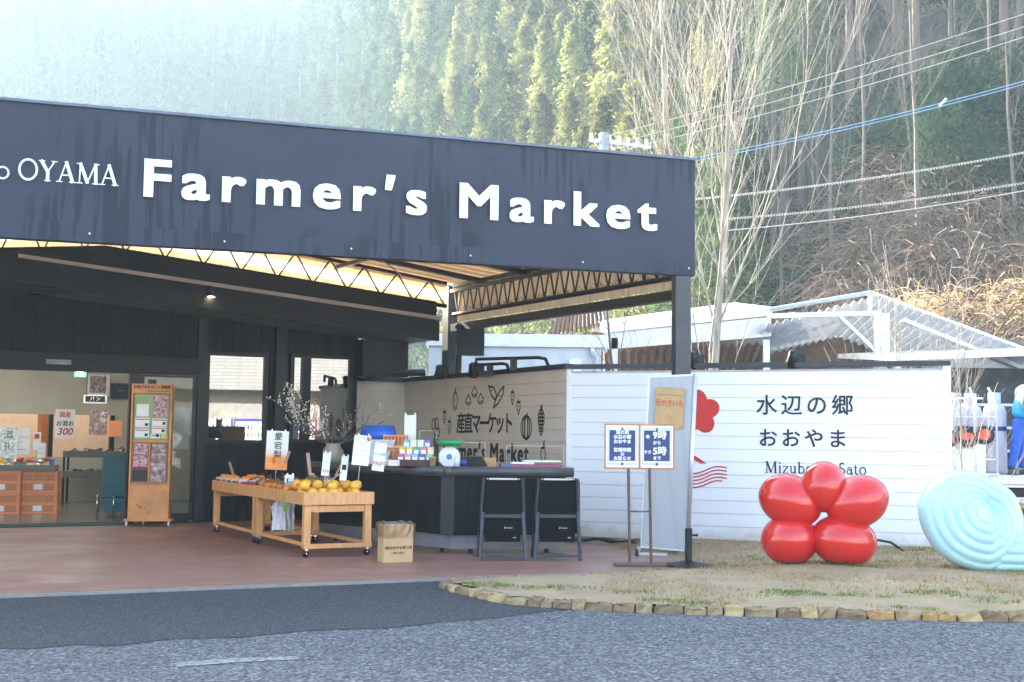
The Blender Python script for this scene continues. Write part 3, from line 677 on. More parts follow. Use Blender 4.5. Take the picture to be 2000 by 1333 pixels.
# pipe rails and spotlights on the walls
BSTEEL = BLACKPAINT
for k, (xa, ya, xb, yb, yy) in enumerate(((930, 702, 1065, 717, 17.4), (918, 722, 990, 730, 18.2))):
    a, b_ = at(xa, ya, yy + .6), at(xb, yb, yy); rl = thing('pipe_rail', ('long', 'short')[k] + ' black bent pipe rail above the cream drawing wall', 'rail', (0, 0, 0), 0, 'pipe rails on the counter wall')
    a.z = b_.z = max(a.z, 2.46); d = (b_ - a); MB().tube([a - Vector((0, 0, .12)), a, a + d * .9, b_ - Vector((0, 0, .02)), b_ + d.normalized() * .05 - Vector((0, 0, .12))], .025, 8).build('pipe', BSTEEL, rl, smooth=True)
    MB().box(a + d * .55 - Vector((0, 0, .08)), (.1, .06, .18)).build('bracket', BSTEEL, rl)
def spot(x, y, Y_, label):
    p = at(x, y, Y_); s = thing('spotlight', label, 'spotlight', p, 0, 'wall-top spotlights')
    m_ = Matrix.Rotation(R(25), 3, 'X'); MB().lathe([(0, .1), (.05, .1), (.06, .02), (.085, -.08), (.08, -.11), (.0, -.09)], n=14, m=m_).build('head', BSTEEL, s, smooth=True)
    MB().box((.1, .05, -.02), (.12, .1, .16)).build('bracket', BSTEEL, s); MB().tube([(0, 0, .08), (.05, .05, .1), (.1, .05, .04)], .015, 6).build('arm', BSTEEL, s)
spot(1548, 700, 15.7, 'black spotlight standing on the fence cap above the lettering')
spot(1352, 702, 16.15, 'black spotlight on the fence cap beside the canopy corner post')
spot(925, 722, 18.6, 'black spotlight at the left end of the long pipe rail')
spot(858, 725, 20.0, 'black spotlight above the corner of the drawing wall')
# ---------------------------------------------------------------- sales counter
CT = thing('sales_counter', 'black wooden L-shaped sales counter with rounded top edge in front of the drawing wall', 'counter', (-.72, 14.5, .03))
CTOP = pm('worn dark counter top', (.06, .058, .06), .3, .2, 5, .05, 20); PLINTH = pm('grey counter plinth', (.16, .16, .18), .5, .1)
da, db = Vector((math.cos(R(136)), math.sin(R(136)), 0)), Vector((math.cos(R(9)), math.sin(R(9)), 0))
La, Lb = 2.55, 1.4
ia, ib = Vector((-da.y, da.x, 0)) * -1, Vector((-db.y, db.x, 0))      # inward normals
def counter_run(d, nrm, L, z0, z1, th, inset, start=0.0, extra=0.0):
    p = [d * start + nrm * inset, d * (L + extra) + nrm * inset, d * (L + extra) + nrm * (inset + th), d * start + nrm * (inset + th)]
    return MB().add([(q.x, q.y, z0) for q in p] + [(q.x, q.y, z1) for q in p], [(3, 2, 1, 0), (4, 5, 6, 7), (0, 1, 5, 4), (1, 2, 6, 5), (2, 3, 7, 6), (3, 0, 4, 7)])
for d, nrm, L_ in ((da, ia, La), (db, ib, Lb)):
    counter_run(d, nrm, L_, .22, .9, .1, .1, .06).build('body', BLACKWOOD, CT)
    counter_run(d, nrm, L_, .06, .22, .08, .12, .06).build('plinth', PLINTH, CT)
    counter_run(d, nrm, L_, .92, 1.0, .62, .03, .0 if d is da else .0, .08).build('top', CTOP, CT)
    n_ = int(L_ / .17)
    for k in range(n_):
        a = .08 + (L_ - .08) * k / n_; c = .08 + (L_ - .08) * (k + 1) / n_
        counter_run(d, nrm, c - .004, .225, .9, .03, .07, a).build('plank', BLACKWOOD, CT)
    q0, q1 = d * (0 if d is da else 0) + nrm * .035, d * (L_ + .08) + nrm * .035
    MB().tube([(q0.x, q0.y, .955), (q1.x, q1.y, .955)], .06, 12).build('edge_roll', CTOP, CT, smooth=True)
MB().ball((.0, .03, .955), .062, 12, 8).build('edge_corner', CTOP, CT, smooth=True)
MB().box((.0, .1, .56), (.16, .06, .68), R(-18)).build('corner_board', pm('rough black board', (.03, .03, .034), .6, .4, 6, .8, 30, stretch=(3, 3, 12)), CT)
for d, nrm, s in ((da, ia, .3), (da, ia, 2.3), (db, ib, .3), (db, ib, 1.2)):
    p = d * s + nrm * .2; MB().tube([(p.x, p.y, 0), (p.x, p.y, .07)], .03, 8).build('caster', RUBBER, CT)
def con(x, Y_, z=1.035):       # a spot on the counter top under pixel column x
    p = at(x, 900, Y_); return Vector((p.x, p.y, z))
def one(name, label, cat, loc, mb, mat, rz=0, group=None, **k):
    o = mb.build(name, mat, None, **k); o.location = loc; o.rotation_euler = (0, 0, rz); return tag(o, label, cat, group)
# counter goods
b_ = thing('orange_basket', 'orange plastic basket of papers standing on the counter behind the leaning board', 'basket', con(768, 15.7))
o = MB()
for k in range(9):
    a = -.13 + .26 * k / 8; o.bar((a, -.1, 0), (a * 1.15, -.115, .2), .012); o.bar((a, .1, 0), (a * 1.15, .115, .2), .012)
for k in range(5): o.b2(-.135 - .004 * k, .135 + .004 * k, -.112 - .002 * k, -.1 - .002 * k, .04 * k, .04 * k + .012).b2(-.135 - .004 * k, .135 + .004 * k, .1, .112, .04 * k, .04 * k + .012).b2(-.14 - .003 * k, -.128, -.1, .1, .04 * k, .04 * k + .03).b2(.128, .14 + .003 * k, -.1, .1, .04 * k, .04 * k + .03)
o.b2(-.16, .16, -.13, .13, .195, .215); o.b2(-.13, .13, -.1, .1, .0, .01)
o.build('body', ORANGEPL, b_)
MB().box((0, 0, .19), (.26, .2, .06), .1).build('contents', PAPER, b_)
bb_ = thing('orange_basket', 'upper orange basket behind, its mesh side tilted over the papers', 'basket', con(772, 15.85, 1.26)); MB().b2(-.15, .15, -.1, .1, 0, .14).build('body', ORANGEPL, bb_); 
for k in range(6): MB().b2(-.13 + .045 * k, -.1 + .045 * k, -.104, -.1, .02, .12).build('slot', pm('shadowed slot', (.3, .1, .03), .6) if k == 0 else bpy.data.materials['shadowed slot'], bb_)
o = MB(); o.add([(-.22, 0, 0), (.2, 0, 0), (.3, .16, .3), (-.12, .16, .3)], [(0, 1, 2, 3)]); o.add([(-.22, .01, 0), (.2, .01, 0), (.3, .17, .3), (-.12, .17, .3)], [(3, 2, 1, 0)])
one('leaning_board', 'pale grey board leaning on the counter in front of the orange baskets', 'board', con(722, 15.5, 1.04), o, pm('pale grey board', (.5, .49, .47), .6))
one('blue_tub', 'bright blue plastic tub upside down behind the plum branches', 'tub', con(738, 16.2, 1.3), MB().lathe([(0, .22), (.2, .22), (.27, 0), (.25, 0)], n=20), pm('blue plastic', (.01, .1, .5), .4), smooth=True)
one('blank_board', 'blank white card clipped on a thin stick above the tea boxes', 'sign', con(800, 16.0, 1.035), MB().b2(-.075, .075, 0, .006, .27, .62).tube([(0, .01, 0), (0, .01, .3)], .006, 6).b2(-.07, -.05, -.006, .012, .6, .65).b2(.05, .07, -.006, .012, .6, .65), PAPER)
for k, x in enumerate((750, 771)): one('white_carton', ('left', 'right')[k] + ' one of two small white cartons at the counter edge', 'carton', con(x, 14.72 + .35 - .2 * k), MB().b2(-.06, .06, -.05, .05, 0, .07), PAPER, R(-20), 'white cartons')
rack = thing('tea_rack', 'dark brown stepped rack of small tea boxes on the counter', 'rack', con(812, 15.0), R(-6))
BRN = pm('dark red brown wood', (.09, .03, .025), .5); MB().b2(-.2, .2, -.16, -.14, 0, .075).b2(-.2, .2, -.14, .2, 0, .02).build('tray', BRN, rack); MB().add([(.2, -.1, 0), (.24, -.1, 0), (.24, .2, .0), (.2, .2, 0), (.2, .1, .32), (.24, .1, .32), (.24, .2, .32), (.2, .2, .32)], [(0, 1, 5, 4), (1, 2, 6, 5), (2, 3, 7, 6), (3, 0, 4, 7), (4, 5, 6, 7)]).build('side', BRN, rack)
TC = [(.6, .1, .25), (.75, .3, .45), (.3, .5, .7), (.1, .12, .4), (.3, .55, .3), (.85, .5, .05), (.85, .6, .1), (.05, .4, .25), (.75, .2, .3), (.9, .6, .2), (.1, .5, .6), (.8, .75, .4), (.75, .75, .78), (.25, .15, .5)]
for i in range(3):
    for j in range(5 - (i == 2)):
        c = TC[(i * 5 + j) % len(TC)]; bx = MB().b2(-.036, .036, -.02, .02, 0, .11).build('tea_box', pm('tea box %d%d' % (i, j), c, .4), rack); bx.location = (-.16 + .085 * j + .03 * (i == 2), -.1 + .1 * i, .03 + .085 * i)
        MB().b2(-.03, .03, -.0225, -.0205, .03, .075).build('print', PAPER, bx)
one('coffee_cup', 'tan paper coffee cup at the counter edge by the tea rack', 'cup', con(845, 14.75), MB().lathe([(0, 0), (.032, 0), (.044, .1), (.047, .1), (.047, .115), (0, .118)], n=16), pm('kraft paper cup', (.55, .38, .22), .6), smooth=True)
sc_ = thing('kitchen_scale', 'round-dial scale with a green pan on the counter', 'scale', con(878, 15.0)); sc_.scale = (1.25, 1.25, 1.25)
MB().lathe([(0, .005), (.1, .005), (.1, .045), (0, .05)], n=20, m=Matrix.Rotation(R(90), 3, 'X') ).build('dial', PAPER, sc_, smooth=False).location = (0, 0, .09)
MB().lathe([(0, .0), (.028, 0), (.028, .003), (0, .003)], n=14, m=Matrix.Rotation(R(90), 3, 'X')).build('dial_hub', BLUETXT, sc_).location = (0, -.052, .09)
MB().b2(-.11, .11, -.03, .1, 0, .03).b2(-.02, .02, 0, .06, .02, .2).build('body', BLACKPAINT, sc_)
MB().lathe([(0, .2), (.09, .2), (.13, .245), (.14, .245), (.1, .19), (0, .19)], n=24).build('pan', pm('green plastic pan', (.01, .35, .09), .4), sc_, smooth=True)
sp_ = thing('spray_bottle', 'clear white spray bottle beside the scale', 'bottle', con(892, 14.62)); MB().lathe([(0, 0), (.036, 0), (.036, .09), (.014, .13), (.014, .145), (0, .145)], n=14).build('body', pm('cloudy plastic', (.62, .65, .72), .3), sp_, smooth=True); MB().b2(-.05, .02, -.012, .012, .145, .19).b2(-.055, -.04, -.006, .006, .12, .165).build('trigger', WHITE, sp_)
one('blue_pot', 'dark blue lidded pot next to the spray bottle', 'pot', con(906, 14.9), MB().lathe([(0, 0), (.04, 0), (.045, .06), (.03, .085), (0, .09)], n=14), pm('blue pot', (.03, .06, .25), .4), smooth=True)
one('black_case', 'black sloped case on the counter behind the blue pot', 'case', con(925, 15.0), MB().add([(-.14, -.1, 0), (.17, -.1, 0), (.17, .1, 0), (-.14, .1, 0), (-.14, -.1, .11), (.1, -.1, .12), (.1, .1, .12), (-.14, .1, .11)], [(0, 3, 2, 1), (4, 5, 6, 7), (0, 1, 5, 4), (1, 2, 6, 5), (2, 3, 7, 6), (3, 0, 4, 7)]), BLACKPAINT)
one('wooden_box', 'pale yellow wooden box on the counter beyond the black case', 'box', con(950, 15.35), MB().b2(-.15, .12, -.1, .1, 0, .1), PALEPINE)
BK = [((.1, .12, .25), 'navy book lying flat at the left of the counter end'), ((.4, .06, .12), 'maroon flat folder under the white trays at the counter end'), ((.75, .75, .76), 'grey flat tray stacked on the maroon folder'), ((.8, .74, .6), 'cream flat tray topmost on the counter end')]
for k, (c, lb) in enumerate(BK):
    p = con((990, 1050, 1020, 1060)[k], 14.85 + .02 * k, (1.035, 1.035, 1.075, 1.1)[k]); one('folder', lb, 'folder', p, MB().b2(-(.08, .32, .14, .24)[k], (.1, .28, .13, .2)[k], -.12, .12, 0, (.035, .035, .022, .02)[k]), pm('folder %d' % k, c, .5), R(6), 'flat folders and trays on the counter')
for k, (x, w_, h_, Y_) in enumerate(((905, .26, .28, 15.3), (835, .1, .42, 15.6), (1045, .34, .25, 15.0))):
    g_ = thing('acrylic_screen', ('large clear acrylic screen with slanted side in front of the wall lettering', 'narrow clear acrylic screen above the tea boxes', 'clear acrylic screen at the right end of the counter')[k], 'screen', con(x, Y_), R(4), 'acrylic counter screens')
    MB().b2(-w_, w_, 0, .006, .0, h_).build('pane', CLEAR, g_); MB().b2(-w_ - .004, -w_, -.002, .008, 0, h_).b2(w_, w_ + .004, -.002, .008, 0, h_).b2(-w_, w_, -.001, .007, h_, h_ + .004).build('edge', pm('bright acrylic edge', (.6, .62, .6), .3) if k == 0 else bpy.data.materials['bright acrylic edge'], g_)
# vase with plum branches
vs = thing('plum_branches', 'large vase of budding white plum branches at the left end of the counter', 'plant', Vector((-2.32, 16.4, 1.0)))
MB().lathe([(0, 0), (.1, 0), (.15, .12), (.15, .22), (.1, .3), (.11, .33), (.09, .32)], n=20).build('vase', pm('cream glazed vase', (.36, .3, .23), .35), vs, smooth=True)
TW = MB(); BL = MB()
def twig(p, d, L, r, depth):
    pts = [p]; q = p.copy(); dd = d.normalized(); n_ = 6
    for k in range(n_):
        dd = (dd + Vector((rnd.uniform(-.18, .18), rnd.uniform(-.18, .18), rnd.uniform(-.08, .16)))).normalized(); q = q + dd * L / n_; pts.append(q.copy())
        if depth and rnd.random() < .5: twig(q, (dd * .6 + Vector((rnd.uniform(-.8, .8), rnd.uniform(-.8, .8), rnd.uniform(.1, .9)))), L * rnd.uniform(.35, .6), r * .55, depth - 1)
        if depth < 2 and rnd.random() < .75: BL.ball(q + dd * rnd.uniform(-L / n_, 0), rnd.uniform(.005, .011) * (1.3 if q.x < .1 else .8), 5, 4)
    TW.tube(pts, [r * (1 - .75 * k / n_) for k in range(n_ + 1)], 5)
for k in range(12):
    a = rnd.uniform(0, 6.28) if k > 5 else (2.9 + .25 * k if k % 2 else .1 + .2 * k); twig(Vector((0, 0, .28)), Vector((math.cos(a) * 1.2, math.sin(a) * .5, rnd.uniform(.35, 1.1))), rnd.uniform(.6, 1.0), .013, 2)
vs.scale = (.9, .9, .85)
TW.build('branches', pm('grey brown plum bark', (.1, .08, .065), .8, .2, 20), vs); BL.build('blossom', pm('white plum blossom', (.75, .68, .55), .7), vs)

# ---------------------------------------------------------------- fruit tables
def fruit_table(name, label, A, L_, W_, top):
    t_ = thing(name, label, 'table', (A.x, A.y, .03), R(28), 'wheeled pine fruit tables')      # local y runs away from the street
    for x in (.04, W_ - .04):
        for y in (.04, L_ - .04):
            MB().b2(x - .04, x + .04, y - .035, y + .035, .1, top - .03).build('leg', PALEPINE, t_, bevel=.003)
            cs = MB().lathe([(0, -.015), (.038, -.015), (.042, 0), (.038, .015), (0, .015)], (x, y, .042), 14, Matrix.Rotation(R(90), 3, 'X') @ Matrix.Rotation(R(40), 3, 'X')).build('caster', RUBBER, t_, smooth=False)
            f_ = MB().b2(x - .02, x + .02, y - .025, y + .025, .08, .1).bar((x, y - .02, .085), (x, y - .022, .04), .012).build('fork', CHROME, cs)
    for y0, y1 in ((-.02, .005), (L_ - .005, L_ + .02)): MB().b2(-.02, W_ + .02, y0, y1, top - .14, top).build('side_board', PALEPINE, t_, bevel=.003)
    for x0, x1 in ((-.02, .003), (W_ - .003, W_ + .02)): MB().b2(x0, x1, .005, L_ - .005, top - .14, top - .001).build('side_board', PALEPINE, t_, bevel=.003)
    MB().b2(.0, W_, .0, L_, top - .1, top - .08).build('bottom_board', PALEPINE, t_)
    for y in (.04, L_ - .04): MB().b2(.08, W_ - .08, y - .02, y + .02, top - .22, top - .15).build('apron', PALEPINE, t_); 
    for x in (.04, W_ - .04): MB().b2(x - .018, x + .018, .07, L_ - .07, .12, .16).build('stretcher', PALEPINE, t_)
    MB().b2(-.0, W_, -.015, .05, .1, .15).build('stretcher', PALEPINE, t_)
    return t_
A = Vector((-2.28, 13.96)); ld = Vector((math.cos(R(118)), math.sin(R(118))))
TOPZ = .72
ft2 = fruit_table('fruit_table', 'nearer pine display table on casters piled with yellow citrus', A, 1.86, .8, TOPZ)
B_ = A + ld * 1.93
ft1 = fruit_table('fruit_table', 'farther pine display table on casters with boxed and bagged orange fruit', B_, 1.95, .8, TOPZ)
TF = Frame(A.x, A.y, 28)
def tp(x, y, z): p = TF.w(x, y); return Vector((p.x, p.y, z))
zb = .03 + TOPZ - .08
ORF = pm('orange persimmon skin', (.85, .26, .03), .35, .15, 8); YEL = pm('yellow citrus skin', (.85, .43, .045), .4, .12, 10, .15, 90); BAG = glass('cellophane bag', .1, (.97, .97, .97), .15)
LBL = pm('pink fruit label', (.7, .15, .15), .5)
rows = []
for k in range(34):
    x, y = rnd.uniform(.1, .72), rnd.uniform(.08, .72); lay = 0 if k < 20 else 1
    rows.append((x, y, zb + .06 + lay * .085))
pl_ = []
for (x, y, z) in rows:
    for _ in range(12):
        if all((x - a) ** 2 + (y - c) ** 2 + (z - e) ** 2 > .0125 for a, c, e in pl_): break
        x, y = rnd.uniform(.1, .72), rnd.uniform(.08, .72)
    else: continue
    pl_.append((x, y, z))
me = MB().ball((0, 0, 0), (.062, .062, .056), 14, 10).mesh('citrus'); me.materials.append(YEL); me.polygons.foreach_set('use_smooth', [True] * len(me.polygons))
for i, (x, y, z) in enumerate(pl_):
    o = link('citrus_fruit', me, None, tp(x, y, z)); o.rotation_euler = (rnd.random(), rnd.random(), rnd.random() * 6); tag(o, 'large round yellow citrus fruit piled on the nearer pine table', 'fruit', 'yellow citrus on the nearer table')
    if i % 3 == 0: MB().lathe([(0, .0), (.024, -.004)], n=10, m=Matrix.Rotation(R(75), 3, 'X')).build('label_sticker', LBL, o).location = (0, -.058, .03)
me2 = MB().ball((0, 0, 0), (.04, .04, .032), 10, 8).mesh('persimmon'); me2.materials.append(ORF); me2.polygons.foreach_set('use_smooth', [True] * len(me2.polygons))
def bag(x, y, label, cols, n=9, h=.17):
    g = thing('fruit_bag', label, 'bag', tp(x, y, zb), rnd.uniform(0, 3), 'cellophane bags of fruit')
    for k in range(n):
        f_ = link('fruit', cols, g, (rnd.uniform(-.09, .09), rnd.uniform(-.09, .09), .035 + .055 * (k // 5)))
    o = MB(); o.ball((0, 0, h * .45), (.15, .15, h * .55), 14, 9, wob=.06); o.lathe([(.02, h * .9), (.02, h), (.06, h + .05)], n=9); o.build('wrapper', BAG, g, smooth=False)
bl = ['front', 'second', 'third', 'fourth', 'fifth', 'sixth']
for i, (x, y) in enumerate(((.15, .9), (.5, .95), (.2, 1.25), (.55, 1.3), (.15, 1.62), (.55, 1.65))): bag(x, y, 'cellophane bag of orange persimmons in the middle of the pine tables, %s from the citrus' % bl[i], me2)
for i, (x, y) in enumerate(((.2, 2.1), (.55, 2.15), (.2, 2.45), (.58, 2.5))): bag(x, y, 'cellophane bag of orange fruit on the farther pine table, %s from its near end' % bl[i], me2)
for i, (x, y) in enumerate(((.3, .62), (.5, .7))): 
    g = thing('wrapped_parcel', ('crumpled clear parcel in front of the price cards', 'crumpled clear parcel behind the yellow citrus')[i], 'bag', tp(x, y, zb + .03)); MB().ball((0, 0, .1), (.11, .1, .13), 9, 7, wob=.22).build('wrapper', glass('crumpled film', .5, (.9, .92, .93), .1) if i == 0 else bpy.data.materials['crumpled film'], g)
BXM = pm('printed fruit carton', (.72, .7, .68), .5); RDP = pm('red carton print', (.5, .05, .05), .5)
for i, (x, y) in enumerate(((.12, 3.7), (.12, 3.42), (.12, 3.14), (.45, 3.55), (.45, 3.2), (.14, 2.84))):
    g = thing('fruit_carton', ('farthest', 'second farthest', 'third farthest', 'back row far', 'back row near', 'nearest')[i] + ' white printed fruit carton on the farther pine table', 'carton', tp(x, y, zb), R(28), 'printed fruit cartons')
    MB().b2(-.11, .11, -.12, .12, 0, .125).build('box', BXM, g); MB().b2(-.114, -.111, -.1, .1, .02, .1).b2(-.1, .1, -.124, -.121, .02, .1).build('print', RDP if i % 2 else BLACKTXT, g)
    for k in range(4): link('fruit', me2, g, (rnd.uniform(-.06, .06), rnd.uniform(-.07, .07), .135))
def card(label, x, y, Y_, w_, h_, z0, tilt=0, rzd=0, stick=True, mat=PAPER, name='price_card', cat='sign'):
    p = at(x, y, Y_); g = thing(name, label, cat, p, R(rzd), 'price cards on the fruit tables'); g.rotation_euler = (0, R(tilt), R(rzd))
    MB().b2(-w_ / 2, w_ / 2, 0, .004, -h_ / 2, h_ / 2).build('card', mat, g)
    if stick: MB().tube([(0, .008, -h_ / 2 - z0), (0, .008, -h_ / 2 + .05)], .004, 5).build('stick', CHROME, g)
    MB().b2(-w_ * .3, -w_ * .3 + .015, -.005, .008, h_ / 2 - .015, h_ / 2 + .02).b2(w_ * .3, w_ * .3 + .015, -.005, .008, h_ / 2 - .015, h_ / 2 + .02).build('clip', CHROME, g)
    return g
m, t, b = nt('pear banner print'); c = t.nodes.new('ShaderNodeTexCoord'); sp2 = t.nodes.new('ShaderNodeSeparateXYZ'); t.links.new(c.outputs['Generated'], sp2.inputs[0])
t.links.new(ramp(t, sp2.outputs['Z'], [(.0, (.8, .25, .06)), (.3, (.75, .3, .1)), (.42, (.75, .6, .5)), (.6, (.78, .74, .7))]), b.inputs['Base Color'])
g = card('tall banner reading 愛宕梨 with orange fruit picture on the farther table', 541, 880, 15.55, .27, .48, .2, 2, 12, True, m, 'fruit_banner')
for k, ch in enumerate('愛宕梨'): text(ch, .1, BLACKTXT, g, .01, .165 - .11 * k, y=-.003, name='character', bold=.014)
for dx, dz, r_ in ((-.05, -.15, .07), (.06, -.16, .075), (.0, -.12, .06)): MB().lathe([(0, 0), (r_, 0)], (dx, -.0015 - .0006 * (dx > 0), dz), 18, Matrix.Rotation(R(90), 3, 'X')).build('fruit_print', ORF, g)
g = card('hand-written パール柑 price sheet with 390 in red above the citrus', 706, 880, 14.25, .19, .34, .25, 5, 5)
GLD = pm('golden print', (.6, .42, .05), .5)
text('パール柑', .05, GLD, g, -.01, .14, y=-.003, bold=.01)
for k in range(5): text('ーーーーー', .03, (BLUETXT, REDTXT, BLACKTXT, BLUETXT, REDTXT)[k], g, -.01, .09 - .05 * k, y=-.003)
MB().lathe([(0, 0), (.022, 0)], (.07, -.003, .13), 12, Matrix.Rotation(R(90), 3, 'X')).build('flower_print', REDTXT, g)
g2 = card('second sheet behind, reading 390円 in red', 741, 893, 14.3, .14, .32, .1, 7, -6, False); text('390円', .07, REDTXT, g2, .0, -.08, y=-.003, shear=.3); text('パール柑', .034, BLUETXT, g2, 0, .03, y=-.003)
g = card('narrow white price card reading 450 in red', 637, 907, 14.6, .09, .27, .08, 5, 5); text('450', .05, REDTXT, g, 0, -.08, y=-.003); text('ーー', .028, BLUETXT, g, 0, .03, y=-.003)
g = card('narrow price card with small black picture behind the citrus pile', 672, 915, 14.5, .08, .28, .05, 5, 5); MB().b2(-.025, .025, -.003, -.001, -.02, .04).build('print', BLACKTXT, g)
g = card('small white card standing among the bagged persimmons', 565, 938, 14.9, .11, .12, .0, 0, 20, False); MB().b2(-.03, -.012, -.003, -.001, -.03, .02).build('print', BLACKTXT, g)
KN = pm('worn wooden paddle', (.42, .25, .17), .6)
for i, (xa, ya, xb, yb, Y_, lb) in enumerate(((448, 903, 458, 935, 17.0, 'wooden price stick among the fruit cartons'), (601, 885, 606, 930, 14.8, 'upright wooden price stick with red writing'), (633, 950, 668, 922, 14.3, 'grey blade-like stick lying slanted over the citrus'), (565, 882, 557, 905, 15.3, 'slanted wooden stick behind the pear banner'), (673, 895, 655, 930, 14.6, 'slanted pale stick between the narrow price cards'))):
    a, c = at(xa, ya, Y_), at(xb, yb, Y_ - .05); one('price_stick', lb, 'stick', (0, 0, 0), MB().bar(a, c, .045, .006), KN if i != 2 else GREYSTRIP, group='price sticks')
PLB = pm('white plastic bag', (.6, .6, .62), .35)
for k in range(3):
    one('plastic_bag', ('front', 'middle', 'rear')[k] + ' one of three white plastic bags hanging under the nearer pine table', 'bag', tp(.12, 1.1, .0), MB().add([(.04 * k - .06 + (j - 3) * .028 * (1 - .5 * (i == 0)) + rnd.uniform(-.012, .012), .05 * k + rnd.uniform(-.02, .02), .62 - .37 * i / 5 + rnd.uniform(-.015, .015)) for i in range(6) for j in range(7)], [(i * 7 + j, i * 7 + j + 1, i * 7 + j + 8, i * 7 + j + 7) for i in range(5) for j in range(6)]), PLB, group='hanging plastic bags')
MB().b2(-.02, .02, -.003, .0, 0, .2).build('strap_print', pm('green yellow strap', (.25, .35, .05), .5, .5, 30), ft2).location = (-.024, .62, TOPZ - .24)

# ---------------------------------------------------------------- cardboard box with liner
cb = thing('cardboard_box', 'brown cardboard bottle carton with clear bag liner standing before the counter', 'box', gp(806, 1098, .03) + Vector((0, .0, 0)), R(24))
MB().b2(-.335, .0, .0, .2, 0, .4).build('carton', CARD, cb, bevel=.002)
o = MB(); n = 36
for k in range(n + 1):
    a = 2 * math.pi * k / n; cx, cy = -.1675 + .185 * max(-1, min(1, 1.35 * math.cos(a))), .1 + .115 * max(-1, min(1, 1.35 * math.sin(a)))
    for zz, g_ in ((.27 + rnd.uniform(-.02, .02), 1.03), (.33, 1.05), (.41, 1.04), (.43, .9), (.36, .8)): o.v.append((-.1675 + (cx + .1675) * g_ + rnd.uniform(-.006, .006), .1 + (cy - .1) * g_ + rnd.uniform(-.006, .006), zz + rnd.uniform(-.01, .01)))
o.f = [(5 * k + j, 5 * k + 5 + j, 5 * k + 6 + j, 5 * k + 1 + j) for k in range(n) for j in range(4)]
o.build('liner', glass('clear bag film', .35, (.93, .93, .94), .08), cb)
text('(株)おおやま夢工房', .036, BLACKTXT, cb, -.168, .155, y=-.002, bold=.008); text('1.8ℓ×6本入', .034, BLACKTXT, cb, -.168, .1, y=-.002)

# ---------------------------------------------------------------- folded chairs
FR = pm('blue grey powder-coated steel', (.035, .04, .058), .4, .1); FAB = pm('black sling fabric', (.004, .004, .0045), .7, .1, spec=.15)
def folded(label, x, rzd):
    g = thing('folding_table', label, 'folding table', gp(x, 1096, .03), R(rzd), 'folded black tables leaning on the counter')
    W2 = .26
    def rr(o, w_, h_, r_, z0, y0, y1, bot=True):
        pts = []
        for cx, cz, a0 in ((w_ - r_, z0 + h_ - r_, 0), (-w_ + r_, z0 + h_ - r_, 90), (-w_ + (r_ if bot else 0), z0 + (r_ if bot else 0), 180), (w_ - (r_ if bot else 0), z0 + (r_ if bot else 0), 270)):
            pts += [(cx + r_ * math.cos(R(a0 + 15 * k)), cz + r_ * math.sin(R(a0 + 15 * k))) for k in range(7)] if (bot or a0 < 180) else [(cx, cz)]
        return o.add([(a, y0, c) for a, c in pts] + [(a, y1, c) for a, c in pts], [tuple(range(len(pts))), tuple(range(2 * len(pts) - 1, len(pts) - 1, -1))] + [(k, k + len(pts), (k + 1) % len(pts) + len(pts), (k + 1) % len(pts)) for k in range(len(pts))])
    pn = rr(MB(), W2, .62, .05, .3, .1, .125, False).build('panel', FAB, g); pn.rotation_euler = (R(-6), 0, 0)
    for s in (-1, 1):
        MB().bar((s * .25, .0, .0), (s * .22, .06, .53), .035, .025).build('leg', FR, g); MB().bar((s * .27, .22, .02), (s * .22, .09, .9), .025, .03).build('leg', FR, g)
    MB().b2(-.22, .22, .05, .075, .47, .505).build('crossbar', FR, g); MB().b2(-.25, .25, -.01, .012, .04, .07).build('foot_bar', FR, g); MB().b2(-.2, .08, -.03, .04, .05, .085).build('foot_plate', FR, g)
    MB().b2(-.15, .15, .075, .09, .885, .905).build('hinge_bar', GALV, g)
    for sx_ in (-.18, -.155, .155, .18): MB().ball((sx_, .075, .895), .008, 6, 4).build('rivet', WHITE, g)
    for sx_, sz in ((.12, .25), (.14, .25), (-.22, .25)): MB().ball((sx_, .06, sz), .007, 6, 4).build('rivet', WHITE, g)
    MB().b2(-.2, .2, .1, .115, .2, .46).build('lower_panel', FAB, g); MB().b2(.02, .035, .096, .099, .345, .365).build('mark', GALV, g); MB().b2(.045, .11, .096, .099, .35, .358).build('mark', GALV, g)
folded('left one of two folded black tables leaning on the counter, partly hiding its corner', 982, 4)
folded('right one of two folded black tables leaning on the counter end', 1090, 4)
